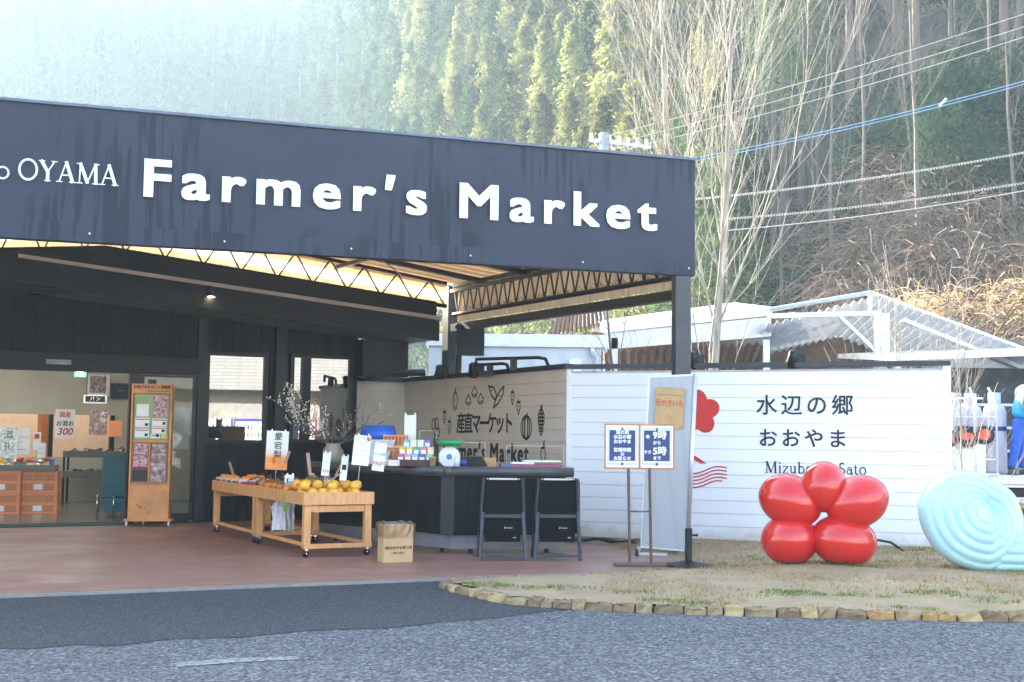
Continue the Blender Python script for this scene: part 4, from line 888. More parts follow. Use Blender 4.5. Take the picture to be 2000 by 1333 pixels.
# ---------------------------------------------------------------- opening-hours sign
sg = thing('hours_sign', 'wood-framed blue opening-hours sign on two brown legs', 'sign', gp(1250, 1106, .03), R(3))
BRN2 = pm('brown painted steel', (.12, .06, .045), .45)
MB().b2(-.27, .27, -.1, .14, 0, .03).build('base', BRN2, sg, bevel=.004)
for s, x in ((-1, -.11), (1, .12)): MB().tube([(x, 0, .03), (x - .02, .0, 1.06)], .016, 8).build('leg', BRN2, sg)
MB().tube([(-.11, 0, .58), (.11, 0, .58)], .009, 6).build('crossbar', BRN2, sg)
pf = MB().b2(-.39, .37, -.012, .012, 1.03, 1.52).build('panel', pm('varnished frame wood', (.45, .2, .1), .5), sg)
for k, (c0, rows_) in enumerate(((-.2, (('道の駅', .048, 1.425), ('水辺の郷', .048, 1.375), ('おおやま', .048, 1.325), ('営業時間', .048, 1.235), ('の', .045, 1.19), ('お知らせ', .048, 1.145))), (.175, (('9時', .1, 1.395), ('から', .045, 1.315), ('5時', .1, 1.225), ('まで', .045, 1.15))))):
    MB().b2(c0 - .175, c0 + .175, -.016, -.012, 1.05, 1.5).build('sheet', PAPER, pf); MB().b2(c0 - .16, c0 + .16, -.019, -.016, 1.075, 1.478).build('sleeve', GALV, pf); MB().b2(c0 - .145, c0 + .145, -.022, -.019, 1.1, 1.455).build('sheet', PAPER, pf); MB().b2(c0 - .14, c0 + .14, -.025, -.022, 1.12, 1.45).build('print', NAVY, pf)
    for s_, h_, z_ in rows_: text(s_, h_, WHITETXT, pf, c0 + (.03 if h_ > .09 else 0), z_, y=-.028, bold=.03)
    for z_ in (1.462, 1.088): MB().b2(c0 - .01, c0 + .01, -.028, -.024, z_ - .016, z_ + .016).build('clip', NAVY, pf)
text('朝', .04, WHITETXT, pf, .075, 1.38, y=-.028, bold=.03); text('夕方', .04, WHITETXT, pf, .075, 1.215, y=-.028, bold=.03)
# ---------------------------------------------------------------- pegboard panel and parasol base
pg = thing('pegboard_panel', 'tall grey perforated board with a kraft paper notice leaning before the canopy post', 'board', (1.62, 14.95, .04), R(-8))
m, t, b = nt('grey pegboard'); v = t.nodes.new('ShaderNodeTexVoronoi'); v.inputs['Scale'].default_value = 40; v.inputs['Randomness'].default_value = 0
c = t.nodes.new('ShaderNodeTexCoord'); t.links.new(c.outputs['Object'], v.inputs['Vector']); t.links.new(ramp(t, v.outputs['Distance'], [(.16, (.12, .12, .13)), (.2, (.43, .44, .46))]), b.inputs['Base Color']); b.inputs['Roughness'].default_value = .5
ALU = pm('brushed aluminium', (.62, .63, .66), .35, .06, 5, metal=.7)
pp = MB().add([(-.06, 0, .08), (.46, -.06, .05), (.55, -.1, 2.1), (.04, .0, 2.08), (-.06, .03, .08), (.46, -.03, .05), (.55, -.07, 2.1), (.04, .03, 2.08)], [(0, 1, 2, 3), (7, 6, 5, 4), (0, 4, 5, 1), (1, 5, 6, 2), (2, 6, 7, 3), (3, 7, 4, 0)]).build('panel', m, pg)
MB().bar((-.06, .01, .06), (.03, .01, 2.09), .02).bar((.03, .01, 2.09), (.56, -.085, 2.11), .02).bar((-.07, .01, .07), (.46, -.045, .04), .02).build('frame', ALU, pg); MB().tube([(.48, -.06, .03), (.575, -.1, 2.12)], .028, 10).build('pole', ALU, pg, smooth=True)
KP = pm('kraft paper', (.5, .32, .15), .75, .08)
kk = MB().b2(-.17, .17, -.003, 0, -.24, .24).build('notice', KP, pg); kk.location = (.27, -.085, 1.72); kk.rotation_euler = (0, R(3), R(-9))
text('石やきいも', .085, REDTXT, kk, 0, .05, y=-.005, sx=.8); text('へ', .1, pm('orange marker', (.75, .2, .03), .5), kk, 0, -.12, y=-.005); MB().b2(-.14, .14, -.005, -.003, .15, .153).build('pen_line', BLACKTXT, kk)
MB().b2(-.1, .25, -.3, -.27, .0, .03).b2(-.12, -.07, -.3, .3, .02, .05).build('foot', GALV, pg); MB().lathe([(0, -.015), (.04, -.015), (.04, .015), (0, .015)], (-.1, -.32, .035), 12, Matrix.Rotation(R(90), 3, 'Y')).build('caster', RUBBER, pg)
ub = thing('parasol_base', 'round black parasol base with its tube standing at the foot of the perforated board', 'parasol base', gp(1345, 1106, .03))
MB().lathe([(0, .05), (.05, .055), (.1, .045), (.26, .02), (.28, 0), (0, 0)], n=28).build('disc', BLACKPAINT, ub, smooth=False); MB().lathe([(.04, .04), (.04, .4), (.03, .4)], n=12).build('tube', BLACKPAINT, ub, smooth=True); MB().tube([(.03, 0, .33), (.08, 0, .33)], .012, 6).ball((.085, 0, .33), .016, 8, 6).build('knob', BLACKPAINT, ub)

# ---------------------------------------------------------------- brochure stand
bs = thing('brochure_stand', 'tall orange pine brochure stand on white casters beside the entrance', 'stand', SHOPF.w(-.86, -.45, .03), R(8))
MB().b2(-.34, .34, -.17, .17, .07, .1).build('base', PINE, bs)
for x in (-.3, -.1, .3):
    MB().lathe([(0, -.012), (.035, -.012), (.035, .012), (0, .012)], (x, -.13 if x != -.1 else .13, .035), 12, Matrix.Rotation(R(90), 3, 'Y')).build('caster', WHITE, bs)
MB().b2(-.29, -.265, -.13, .13, .1, 2.08).build('side', PINE, bs); MB().b2(.265, .29, -.13, .13, .1, 2.08).build('side', PINE, bs)
MB().b2(-.265, .265, -.05, -.03, .1, 2.08).build('back', PINE, bs); MB().b2(-.265, .265, -.12, -.1, .1, .62).build('lower_panel', PINE, bs)
KNOT = pm('dark knot', (.12, .03, .015), .5)
for _ in range(9): MB().lathe([(0, 0), (rnd.uniform(.006, .014), 0)], (rnd.uniform(-.24, .24), -.1215, rnd.uniform(.15, .58)), 8, Matrix.Rotation(R(90), 3, 'X')).build('knot', KNOT, bs)
hd_ = MB().b2(-.28, .28, -.12, -.08, 1.94, 2.08).build('header', PINE, bs); text('天領日田まるごと博物館', .05, BLACKTXT, hd_, 0, 2.03, y=-.123, bold=.03); MB().b2(-.08, .25, -.1225, -.12, 1.968, 1.98).build('print', pm('faint brown print', (.2, .08, .03), .5), hd_)
MB().b2(-.25, .25, -.085, -.08, 1.26, 1.92).build('notice_board', pm('pale green board', (.3, .42, .22), .6), bs)
m, t, b = nt('blossom print'); t.links.new(ramp(t, noise_fac(t, 22, 5), [(.35, (.06, .1, .05)), (.5, (.5, .25, .3)), (.62, (.75, .45, .5)), (.72, (.2, .35, .6))]), b.inputs['Base Color']); BLOSS = m
m, t, b = nt('dusk print'); t.links.new(ramp(t, noise_fac(t, 14, 5), [(.35, (.12, .08, .07)), (.55, (.4, .25, .25)), (.7, (.6, .6, .65))]), b.inputs['Base Color']); DUSK = m
def sheet_(x0, x1, z0, z1, mt, y=-.09, par=bs, red=False):
    s = MB().b2(x0, x1, y - .002, y, z0, z1).build('leaflet', mt, par)
    if red: MB().b2(x0 + .01, x1 - .01, y - .004, y - .002, z1 - .03, z1 - .015).build('print', REDTXT, s); MB().b2(x1 - .06, x1 - .015, y - .004, y - .002, z0 + .02, z0 + .06).build('print', BLACKTXT, s)
sheet_(.02, .22, 1.6, 1.9, BLOSS); sheet_(-.22, -.04, 1.6, 1.78, PAPER); sheet_(-.23, -.03, 1.44, 1.58, PAPER, red=True); sheet_(.01, .22, 1.46, 1.57, PAPER, red=True); sheet_(-.23, -.03, 1.29, 1.42, PAPER, red=True); sheet_(.01, .21, 1.35, 1.45, PAPER, red=True); sheet_(-.01, .13, 1.28, 1.34, PAPER, red=True); sheet_(.15, .22, 1.28, 1.35, pm('yellow card', (.65, .6, .05), .6))
for x0, x1 in ((-.265, .265),): MB().b2(x0, x1, -.12, -.08, 1.22, 1.25).b2(x0, x1, -.12, -.08, .6, .63).b2(-.02, .0, -.12, -.08, .63, 1.22).build('rail', PINE, bs)
sheet_(-.235, -.04, 1.04, 1.2, BLOSS); sheet_(-.24, -.04, .86, 1.03, BLOSS, -.095); sheet_(-.245, -.14, .65, .85, BLACKTXT, -.1, red=True); sheet_(-.135, -.035, .65, .85, BLACKTXT, -.1, red=True); sheet_(.02, .235, 1.08, 1.2, DUSK); sheet_(.015, .235, .94, 1.07, DUSK, -.095); sheet_(.01, .235, .64, .93, DUSK, -.1)
for z_ in (1.17, 1.04, .9): text('おいでひた', .04, WHITETXT, bs, .125, z_, y=-.104)

# ---------------------------------------------------------------- goods inside the shop
def sp(x, y, z=0.0):
    return gp(x, y, z)
m, t, b = nt('orange crate lattice'); v = t.nodes.new('ShaderNodeTexVoronoi'); v.inputs['Scale'].default_value = 38; v.inputs['Randomness'].default_value = 0; c = t.nodes.new('ShaderNodeTexCoord'); t.links.new(c.outputs['Object'], v.inputs['Vector'])
t.links.new(ramp(t, v.outputs['Distance'], [(.38, (.13, .04, .015)), (.44, (.72, .24, .08))]), b.inputs['Base Color']); LATT = m
def crate(label, p):
    g = thing('stacking_crate', label, 'crate', p, R(12), 'orange stacking crates')
    MB().b2(-.31, .31, -.2, -.185, 0, .35).b2(-.31, .31, .185, .2, 0, .35).b2(-.31, -.295, -.2, .2, 0, .35).b2(.295, .31, -.2, .2, 0, .35).b2(-.3, .3, -.19, .19, 0, .02).build('body', ORANGEPL, g)
    for z0, z1 in ((.04, .15), (.2, .31)): 
        for x0, x1 in ((-.25, -.09), (-.08, .08), (.09, .25)): MB().b2(x0, x1, -.204, -.2, z0, z1).build('lattice', LATT, g)
    MB().b2(-.32, .32, -.21, -.2, .165, .185).b2(-.32, .32, -.212, -.2, .33, .35).b2(-.32, .32, -.21, -.2, 0, .025).build('rib', ORANGEPL, g); MB().b2(-.07, .07, -.209, -.204, .05, .14).build('plate', PAPER, g)
pc = sp(76, 1003, .03); pc2 = sp(3, 1004, .03)
for nm, p in (('right', pc), ('left', pc2)):
    for k in range(2): crate('orange lattice crate, %s of the %s stack by the shop entrance' % (('lower', 'upper')[k], nm), p + Vector((0, 0, .352 * k)))
bt_ = thing('display_board', 'grey wooden tray board of packed sweets on top of the orange crates', 'tray', (pc + pc2) / 2 + Vector((.05, 0, .706)), R(12)); MB().b2(-.75, .5, -.24, .24, 0, .02).b2(-.75, .5, -.25, -.235, 0, .1).b2(.49, .5, -.24, .24, 0, .1).build('tray', pm('grey wood', (.17, .15, .13), .7), bt_)
FOIL = pm('shiny snack foil', (.5, .5, .48), .25, .4, 20, metal=.3); GFO = pm('gold snack wrap', (.5, .35, .12), .3, .4, 20); NFO = pm('dark snack wrap', (.06, .06, .07), .3, .5, 20)
def packs(base, n, w_, d_, mats, label, grp, rz=R(12), h=.05):
    me_ = [MB().ball((0, 0, 0), (.065, .05, h * .7), 8, 6, wob=.12).mesh('pack') for _ in range(3)]
    for k in range(n):
        o = bpy.data.objects.new('snack_pack', me_[k % 3].copy()); o.data.materials.append(mats[k % len(mats)]); col.objects.link(o)
        q_ = Matrix.Rotation(rz, 3, 'Z') @ Vector((rnd.uniform(-w_, w_), rnd.uniform(-d_, d_), h * .6 + rnd.random() * .05)); o.location = base + q_; o.rotation_euler = (rnd.uniform(-.4, .4), rnd.uniform(-.4, .4), rnd.uniform(0, 6)); tag(o, label, 'snack pack', grp)
packs(bt_.location + Vector((-.1, 0, .02)), 26, .58, .2, (FOIL, GFO, BXM), 'small wrapped sweet pack on the tray over the orange crates', 'sweet packs on the crate tray')
packs(bt_.location + Vector((-.1, .12, .12)), 12, .5, .1, (GFO, FOIL, RDP), 'wrapped sweet pack in the raised back row over the orange crates', 'sweet packs in the raised row')
for k in range(16):
    o = MB().b2(-.05, .05, -.04, .04, 0, rnd.uniform(.1, .2)).build('goods_box', bpy.data.materials['tea box %d%d' % (k % 3, k % 4)]); o.location = bt_.location + Matrix.Rotation(R(12), 3, 'Z') @ Vector((-.68 + .07 * k, .18 + .03 * (k % 2), .03)); o.rotation_euler = (0, 0, R(12) + rnd.uniform(-.3, .3)); tag(o, 'small upright coloured packet in the back row over the orange crates', 'packet', 'upright packets over the crates')
sh = thing('shelf_unit', 'black two-tier produce shelf inside the shop behind the crates', 'shelf', sp(148, 988, .03) + Vector((.1, .7, 0)), R(12))
MB().b2(-.55, .55, -.3, .3, .88, .91).b2(-.55, .55, -.3, .3, .5, .53).b2(-.55, .55, -.31, -.29, .88, 1.0).b2(-.55, .55, -.31, -.29, .5, .62).build('shelf_board', pm('dark brown shelf', (.1, .085, .065), .6), sh)
for x in (-.53, .53):
    for y in (-.28, .28): MB().b2(x - .02, x + .02, y - .02, y + .02, 0, .9).build('leg', BLACKPAINT, sh)
packs(sh.location + Vector((0, 0, .93)), 26, .5, .24, (NFO, FOIL, NFO), 'dark wrapped greens on the upper tier of the black shop shelf', 'wrapped greens, upper tier', h=.06); packs(sh.location + Vector((0, 0, .55)), 18, .5, .24, (NFO, FOIL), 'dark wrapped greens on the lower tier of the black shop shelf', 'wrapped greens, lower tier', h=.06)
packs(sp(215, 988, .03) + Vector((.1, .9, .98)), 14, .3, .2, (NFO, GFO), 'brown wrapped bread on the counter deep inside the shop', 'wrapped breads', h=.06); one('bread_table', 'dark table of wrapped bread deep inside the shop', 'table', sp(215, 988, .03) + Vector((.1, .9, 0)), MB().b2(-.4, .4, -.3, .3, .92, .96).b2(-.38, -.34, -.28, .28, 0, .92).b2(.34, .38, -.28, .28, 0, .92), BLACKPAINT)
tr = thing('basket_trolley', 'chromed trolley frame under the teal shopping baskets at the entrance', 'trolley', sp(216, 1010, .03), R(15))
for x in (-.2, .05):
    MB().tube([(x, -.25, .07), (x, -.25, .32), (x, -.2, .36), (x, .15, .36), (x, .2, .07)], .014, 6).build('frame', CHROME, tr, smooth=True); MB().lathe([(0, -.012), (.045, -.012), (.045, .012), (0, .012)], (x, -.25, .045), 12, Matrix.Rotation(R(90), 3, 'Y')).build('caster', RUBBER, tr)
me3 = MB().lathe([(.0, 0), (.19, 0), (.235, .2), (.25, .2), (.25, .225), (.23, .225), (.18, .01)], n=4).mesh('basket'); me3.transform(Matrix.Rotation(R(45), 4, 'Z')); me3.transform(Matrix.Diagonal((1.2, .85, 1, 1))); me3.materials.append(TEAL)
for k in range(13): tag(link('shopping_basket', me3, None, tr.location + Vector((.06, .02, .08 + (.042 * k if k else 0) + (.0 if not k else .2))), R(15)), 'teal shopping basket nested in the stack by the shop door post', 'basket', 'nested shopping baskets')
def hang(label, x, y, v, w_, h_, mat, name='shop_sign', rz=28):
    u, z_ = SHOPF.px(x, y, v); g = thing(name, label, 'sign', SHOPF.w(u, v, z_), R(rz), 'signs inside the shop'); MB().b2(-w_ / 2, w_ / 2, 0, .006, -h_ / 2, h_ / 2).build('sheet', mat, g); return g
g = hang('white hand-painted sign reading 300 in red inside the shop', 127, 828, 3.4, .32, .5, PAPER, rz=14); text('300', .17, REDTXT, g, 0, -.14, y=-.003, bold=.02, shear=.2); text('お酒お', .1, BLACKTXT, g, 0, .0, y=-.003, bold=.02); text('国産', .1, REDTXT, g, 0, .15, y=-.003, bold=.02)
g = hang('hanging black and white sign reading パン inside the shop', 186, 780, 4.2, .4, .15, PAPER, 'hanging_sign', 14); MB().b2(-.17, .17, -.004, -.001, -.05, .055).build('panel', BLACKTXT, g); text('パ ン', .08, WHITETXT, g, 0, 0, y=-.006, bold=.02); MB().tube([(-.15, 0, .07), (-.15, 0, 1.0)], .004, 4).tube([(.15, 0, .07), (.15, 0, 1.0)], .004, 4).build('cord', BLACKPAINT, g)
g = hang('white notice sheet behind the crates beside the silver bag', 42, 862, 2.6, .26, .42, PAPER, rz=14); text('ーーーー', .06, BLACKTXT, g, 0, .06, y=-.003); text('ーー', .06, BLACKTXT, g, -.04, -.02, y=-.003); text('ーーー', .06, BLACKTXT, g, 0, -.14, y=-.003)
g = hang('silver printed bag with black brush writing at the left edge of the entrance', 10, 865, 2.5, .36, .5, FOIL, 'silver_bag', 14); text('酒', .14, BLACKTXT, g, .05, .12, y=-.003); text('礼', .14, BLACKTXT, g, .04, -.06, y=-.003)
g = hang('small white and red price slip over the crate tray', 81, 880, 2.5, .13, .24, PAPER, rz=14); text('ーー', .05, BLUETXT, g, 0, .03, y=-.003); text('ーー', .05, REDTXT, g, 0, -.05, y=-.003)
g = hang('red and white narrow card left of the black shop shelf', 72, 862, 2.9, .12, .3, PAPER, rz=14); MB().b2(-.04, .04, -.003, -.001, .04, .12).build('print', REDTXT, g)
g = hang('framed dark food poster high on the shop back wall', 193, 753, 6.2, .42, .42, PAPER, 'wall_poster'); MB().b2(-.17, .14, -.004, -.001, -.15, .18).build('print', DUSK, g)
g = hang('dark poster at the right end of the shop back wall', 236, 764, 6.2, .38, .3, BLACKTXT, 'wall_poster'); text('ーー', .06, PAPER, g, 0, 0, y=-.003, rz=0)
g = hang('picture poster with 大分 in white by the back window of the shop', 192, 825, 5.2, .32, .48, DUSK, 'wall_poster', 14); text('大', .1, WHITETXT, g, .08, .15, y=-.003, bold=.02); text('分', .1, WHITETXT, g, .08, .04, y=-.003, bold=.02)
g = hang('orange printed box sign on the shop bread table', 225, 838, 4.6, .24, .3, ORANGEPL, rz=14)
g = hang('green lit exit sign under the shop ceiling', 157, 729, 4.5, .2, .14, emit('exit sign green', (.05, .6, .2), 1.2), 'exit_sign'); MB().b2(-.06, .05, -.003, -.001, -.05, .05).build('pictogram', emit('exit sign white', (.8, 1, .8), 1.5), g)
def lerp_tab(tab, x):
    if x <= tab[0][0]: return tab[0][1]
    for (a, va), (c, vc) in zip(tab, tab[1:]):
        if x <= c: return va + (vc - va) * (x - a) / (c - a)
    return tab[-1][1]
# ---------------------------------------------------------------- sculptures
fl = thing('flower_sculpture', 'glossy red five-petal flower sculpture standing on the turf bed', 'sculpture', (at(1602, 1103, 13.0).x, 13.0, 0), R(-14))
m, t, b = nt('glossy red gelcoat')
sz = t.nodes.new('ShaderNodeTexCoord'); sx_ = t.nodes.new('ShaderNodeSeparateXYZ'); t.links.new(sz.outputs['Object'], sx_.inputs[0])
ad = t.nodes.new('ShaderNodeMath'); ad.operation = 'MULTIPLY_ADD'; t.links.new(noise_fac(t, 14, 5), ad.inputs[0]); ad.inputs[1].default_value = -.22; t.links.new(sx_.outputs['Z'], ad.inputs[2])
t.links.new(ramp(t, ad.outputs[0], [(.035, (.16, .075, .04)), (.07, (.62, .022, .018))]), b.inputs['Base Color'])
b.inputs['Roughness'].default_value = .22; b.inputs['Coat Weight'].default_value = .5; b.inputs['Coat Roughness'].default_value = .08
REDG = m
s_ = 13.0 / F_PX
def petal(x, y, rx, rz, ry, rot):
    p = at(x, y, 13.0); q = at(1602, 1103, 13.0)
    o = MB().ball((0, 0, 0), (rx * s_, ry, rz * s_), 36, 24)
    mt = Matrix.Translation((p.x - q.x, 0, p.z)) @ Matrix.Rotation(R(rot), 4, 'Y')
    o.v = [tuple(mt @ Vector(v)) for v in o.v]; o.build('petal', REDG, fl, smooth=True)
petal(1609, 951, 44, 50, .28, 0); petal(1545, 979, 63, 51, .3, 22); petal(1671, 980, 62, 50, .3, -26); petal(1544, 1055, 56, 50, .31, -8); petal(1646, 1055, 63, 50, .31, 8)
wv = thing('wave_sculpture', 'pale blue ridged curling wave sculpture at the right end of the turf bed', 'sculpture', (at(1925, 990, 12.75).x, 12.75, 0), R(-10))
ez = at(1925, 990, 12.75).z; pxm = 12.75 / F_PX
ROUT = [(0, 62), (50, 54), (85, 55), (115, 76), (145, 106), (180, 127), (225, 128), (270, 126), (300, 104), (330, 78), (360, 62)]
def scallop(e_): return abs(math.sin(math.pi * e_ / 19)) ** .8
o = MB(); NA, NR = 120, 40
for side in (1, -1):                     # round curl, front and back
    base_i = len(o.v)
    for k in range(NA):
        ph = 360 * k / NA; ro_ = lerp_tab(ROUT, ph); dp_ = .2 + .14 * min(1, max(0, (ro_ - 50) / 75))
        for q_ in range(NR + 1):
            r_ = ro_ * q_ / NR; dm = math.sqrt(max(0, 1 - (r_ / ro_) ** 2)) ** .65; y_ = dp_ * dm * (1 - .3 * math.exp(-(r_ / 20) ** 2)) + (.028 * (scallop(ro_ - r_ + ph * 0) - .5) * min(1, (1 - q_ / NR) * 8) * min(1, r_ / 16) if side > 0 else 0)
            o.v.append((r_ * math.cos(R(ph)) * pxm, -side * max(0, y_), ez + r_ * math.sin(R(ph)) * pxm))
    for k in range(NA):
        for q_ in range(NR):
            a = base_i + k * (NR + 1) + q_; c = base_i + ((k + 1) % NA) * (NR + 1) + q_; o.f.append((a, c, c + 1, a + 1))
for side in (1, -1):                     # tail running off to the right
    base_i = len(o.v)
    for k in range(31):
        x = -4 + 340 * k / 30
        for q_ in range(NR + 1):
            t_ = q_ / NR; zz = -126 + 84 * t_ + 6 * k / 30; tp_ = min(1, max(0, (x + 4) / 95)); tp_ = tp_ * tp_ * (3 - 2 * tp_); y_ = (.2 + .13 * tp_) * math.sqrt(max(0, 1 - (2 * t_ - 1) ** 2)) ** .65 + (.028 * (scallop(84 * t_) - .5) * min(1, 8 * t_, 8 * (1 - t_)) if side > 0 else 0)
            o.v.append((x * pxm, -side * max(0, y_), ez + zz * pxm))
    for k in range(30):
        for q_ in range(NR):
            a = base_i + k * (NR + 1) + q_; o.f.append((a, a + NR + 1, a + NR + 2, a + 1))
BLUEG = pm('pale blue gelcoat', (.46, .76, .84), .25, .04, 3, coat=.4)
o.build('wave', BLUEG, wv, smooth=True)
one('ground_cable', 'black cable lying along the foot of the white fence', 'cable', (0, 0, 0), MB().tube([FENCEF.w(-.6 + .22 * k, -.35 - .1 * math.sin(k * 1.1), .06 + .03 * (k % 2)) for k in range(14)], .016, 6).tube([FENCEF.w(-.3 + .22 * k, -.3 - .08 * math.sin(k * .7 + 1), .06 + .03 * ((k + 1) % 2)) for k in range(10)], .014, 6), RUBBER, smooth=True)
one('black_hose', 'black hose arching out of the ground beside the red flower', 'hose', (0, 0, 0), MB().tube([at(1690, 1068, 14.6), at(1715, 1055, 14.6), at(1740, 1060, 14.6), at(1762, 1075, 14.5), at(1772, 1084, 14.45)], .016, 6), RUBBER, smooth=True)

# ---------------------------------------------------------------- truck, cylinders, person
YT = 20.7
tk = thing('gas_truck', 'white flatbed gas delivery truck seen from behind at the right edge', 'truck', at(1855, 1030, YT) * 1, R(-8)); tk.location.z = 0
TW_ = pm('white truck paint', (.8, .81, .83), .3, .05); TG = pm('dark truck underside', (.03, .03, .033), .6)
MB().b2(0, 2.1, 0, 4.4, .78, .86).build('bed', pm('worn steel bed', (.35, .3, .26), .6, .2), tk); MB().b2(0, 2.1, -.03, .0, .66, .86).build('tail_sill', TW_, tk)
MB().b2(-.02, .42, -.05, -.032, .83, 1.28).build('tail_gate', TW_, tk); MB().b2(.42, .56, -.1, -.04, .5, 1.35).build('lift_post', TW_, tk)
MB().b2(-.02, .0, .0, 4.4, .86, 1.2).b2(2.1, 2.12, 0, 4.4, .86, 1.2).build('side_gate', TW_, tk); MB().b2(.2, 1.9, .2, 6, .45, .66).build('chassis', TG, tk)
for y in (1.0, 4.9):
    for x in (.15, 1.95):
        wl = MB().lathe([(.2, -.11), (.36, -.11), (.38, -.06), (.38, .06), (.36, .11), (.2, .11)], (x, y, .38), 24, Matrix.Rotation(R(90), 3, 'Y')).build('wheel', RUBBER, tk, smooth=False); MB().lathe([(0, -.05), (.2, -.06), (.2, .06), (0, .05)], (x, y, .38), 16, Matrix.Rotation(R(90), 3, 'Y')).build('rim', GALV, wl)
MB().b2(.0, 2.1, 4.5, 6.1, .5, 2.3).build('cab', TW_, tk, bevel=.08); MB().b2(.2, 1.9, 4.47, 4.5, 1.5, 2.1).build('rear_window', pm('dark glass', (.02, .02, .025), .1), tk)
for k in range(4): MB().b2(.6, 2.1, 4.3, 4.34, 1.1 + .3 * k, 1.14 + .3 * k).build('rail', WHITE, tk)
MB().b2(.55, 2.1, -.04, -.032, .7, .71).build('red_stripe', REDTXT, tk)
npl = MB().b2(.95, 1.28, -.06, -.05, .33, .5).build('number_plate', WHITE, tk); text('75-9', .09, BLACKTXT, npl, 1.14, .39, y=-.063, bold=.02); text('400', .035, BLACKTXT, npl, 1.12, .465, y=-.063); text('と', .03, BLACKTXT, npl, .98, .39, y=-.063)
MB().b2(.75, .93, -.06, -.03, .5, .6).b2(1.7, 1.88, -.06, -.03, .5, .6).build('tail_lamp', REDTXT, tk); MB().b2(.2, 1.9, -.02, .05, .28, .34).build('bumper', TG, tk)
CYL = pm('grey lavender cylinder paint', (.5, .51, .58), .4, .06); BAND = pm('navy band', (.02, .04, .15), .5)
TKF = Frame(tk.location.x, tk.location.y, -8)
for i, (x, y, lb) in enumerate(((.82, .35, 'nearest tall grey gas cylinder on the truck bed by the hand truck'), (.22, .5, 'grey gas cylinder at the left rear corner of the truck bed'), (.52, .75, 'grey gas cylinder standing behind the hand truck wheels'), (.25, 1.1, 'grey gas cylinder in the second row at the left of the truck bed'))):
    p = TKF.w(x, y, .86); g = thing('gas_cylinder', lb, 'gas cylinder', p, 0, 'gas cylinders on the truck')
    MB().lathe([(0, 0), (.17, 0), (.175, .05), (.185, .06), (.185, 1.02), (.16, 1.12), (.06, 1.18), (.06, 1.2)], n=22).build('body', CYL, g, smooth=True); MB().lathe([(.186, .72), (.188, .725), (.188, .79), (.186, .795)], n=22).build('band', BAND, g); MB().lathe([(.09, 1.17), (.1, 1.2), (.1, 1.36), (.08, 1.36)], n=14).build('collar', CYL, g, smooth=True)
    if i == 0: text('4 0 3 8', .06, WHITETXT, g, .1, .5, y=-.16, rz=30, rx=90, name='stencil').rotation_euler = (R(90), R(90), R(25))
for i, (x, y, lb) in enumerate(((.62, .12, 'white hand truck with red wheels standing on the rear of the truck'), (.3, .2, 'second white hand truck with red wheels partly behind the tail gate'))):
    g = thing('hand_truck', lb, 'hand truck', TKF.w(x, y, .86), R(-20 + 12 * i), 'hand trucks on the gas truck')
    for s in (-1, 1): MB().tube([(s * .17, 0, .02), (s * .17, .03, 1.05), (s * .14, -.05, 1.25), (s * .05 - .1 * (s > 0) * 0, -.22, 1.42 if s > 0 else 1.25)], .018, 6).build('rail', WHITE, g, smooth=True)
    for z_ in (.25, .6, .95): MB().tube([(-.17, .02, z_), (.17, .02, z_)], .013, 6).build('crossbar', WHITE, g)
    MB().b2(-.2, .2, -.2, .02, .0, .02).build('toe_plate', WHITE, g)
    for s in (-1, 1):
        w_ = MB().lathe([(.1, -.03), (.15, -.035), (.16, 0), (.15, .035), (.1, .03)], (s * .13 - .15, -.1, .62 + .03 * s), 20, Matrix.Rotation(R(75), 3, 'X')).build('wheel', RUBBER, g, smooth=True); MB().lathe([(0, -.02), (.1, -.022), (.1, .022), (0, .02)], (s * .13 - .15, -.1, .62 + .03 * s), 16, Matrix.Rotation(R(75), 3, 'X')).build('rim', pm('orange red rim', (.7, .1, .04), .45) if (s < 0 and i == 0) else bpy.data.materials['orange red rim'], w_)
def skin_body(name, verts, edges, radii, mat, parent, root=0, sub=2):
    me = bpy.data.meshes.new(name); me.from_pydata(verts, edges, []); o = link(name, me, parent)
    md = o.modifiers.new('skin', 'SKIN'); md.use_smooth_shade = True
    for i, r_ in enumerate(radii): me.skin_vertices[0].data[i].radius = (r_, r_) if not isinstance(r_, tuple) else r_
    me.skin_vertices[0].data[root].use_root = True
    o.modifiers.new('sub', 'SUBSURF').levels = sub; o.modifiers['sub'].render_levels = sub
    me.materials.append(mat); return o
hx = at(1990, 828, YT)
pr = thing('person', 'person in blue work trousers and grey-shouldered blue jacket bending over on the truck bed', 'person', (hx.x, YT, .86), R(0))
BT = pm('blue work trousers', (.02, .1, .5), .6, .15, 12, .2, 30); BJ = pm('bright blue jacket', (.03, .4, .75), .55, .12, 10, .2, 25); GJ = pm('grey jacket sleeve', (.1, .1, .12), .65, .12, 12, .2, 25); SKN = pm('skin', (.5, .3, .2), .5)
skin_body('trousers', [(0, 0, .86), (-.04, -.07, .78), (-.1, -.08, .44), (-.16, -.05, .1), (.05, .1, .78), (.1, .14, .43), (.12, .2, .1), (0.02, 0, .95)], [(0, 1), (1, 2), (2, 3), (0, 4), (4, 5), (5, 6), (0, 7)], [.15, .1, .08, .068, .1, .08, .068, .15], BT, pr)
skin_body('jacket', [(0.02, 0, .9), (.06, 0, 1.1), (.16, 0, 1.32), (.24, 0, 1.46)], [(0, 1), (1, 2), (2, 3)], [(.19, .16), (.19, .17), (.2, .19), (.1, .1)], BJ, pr)
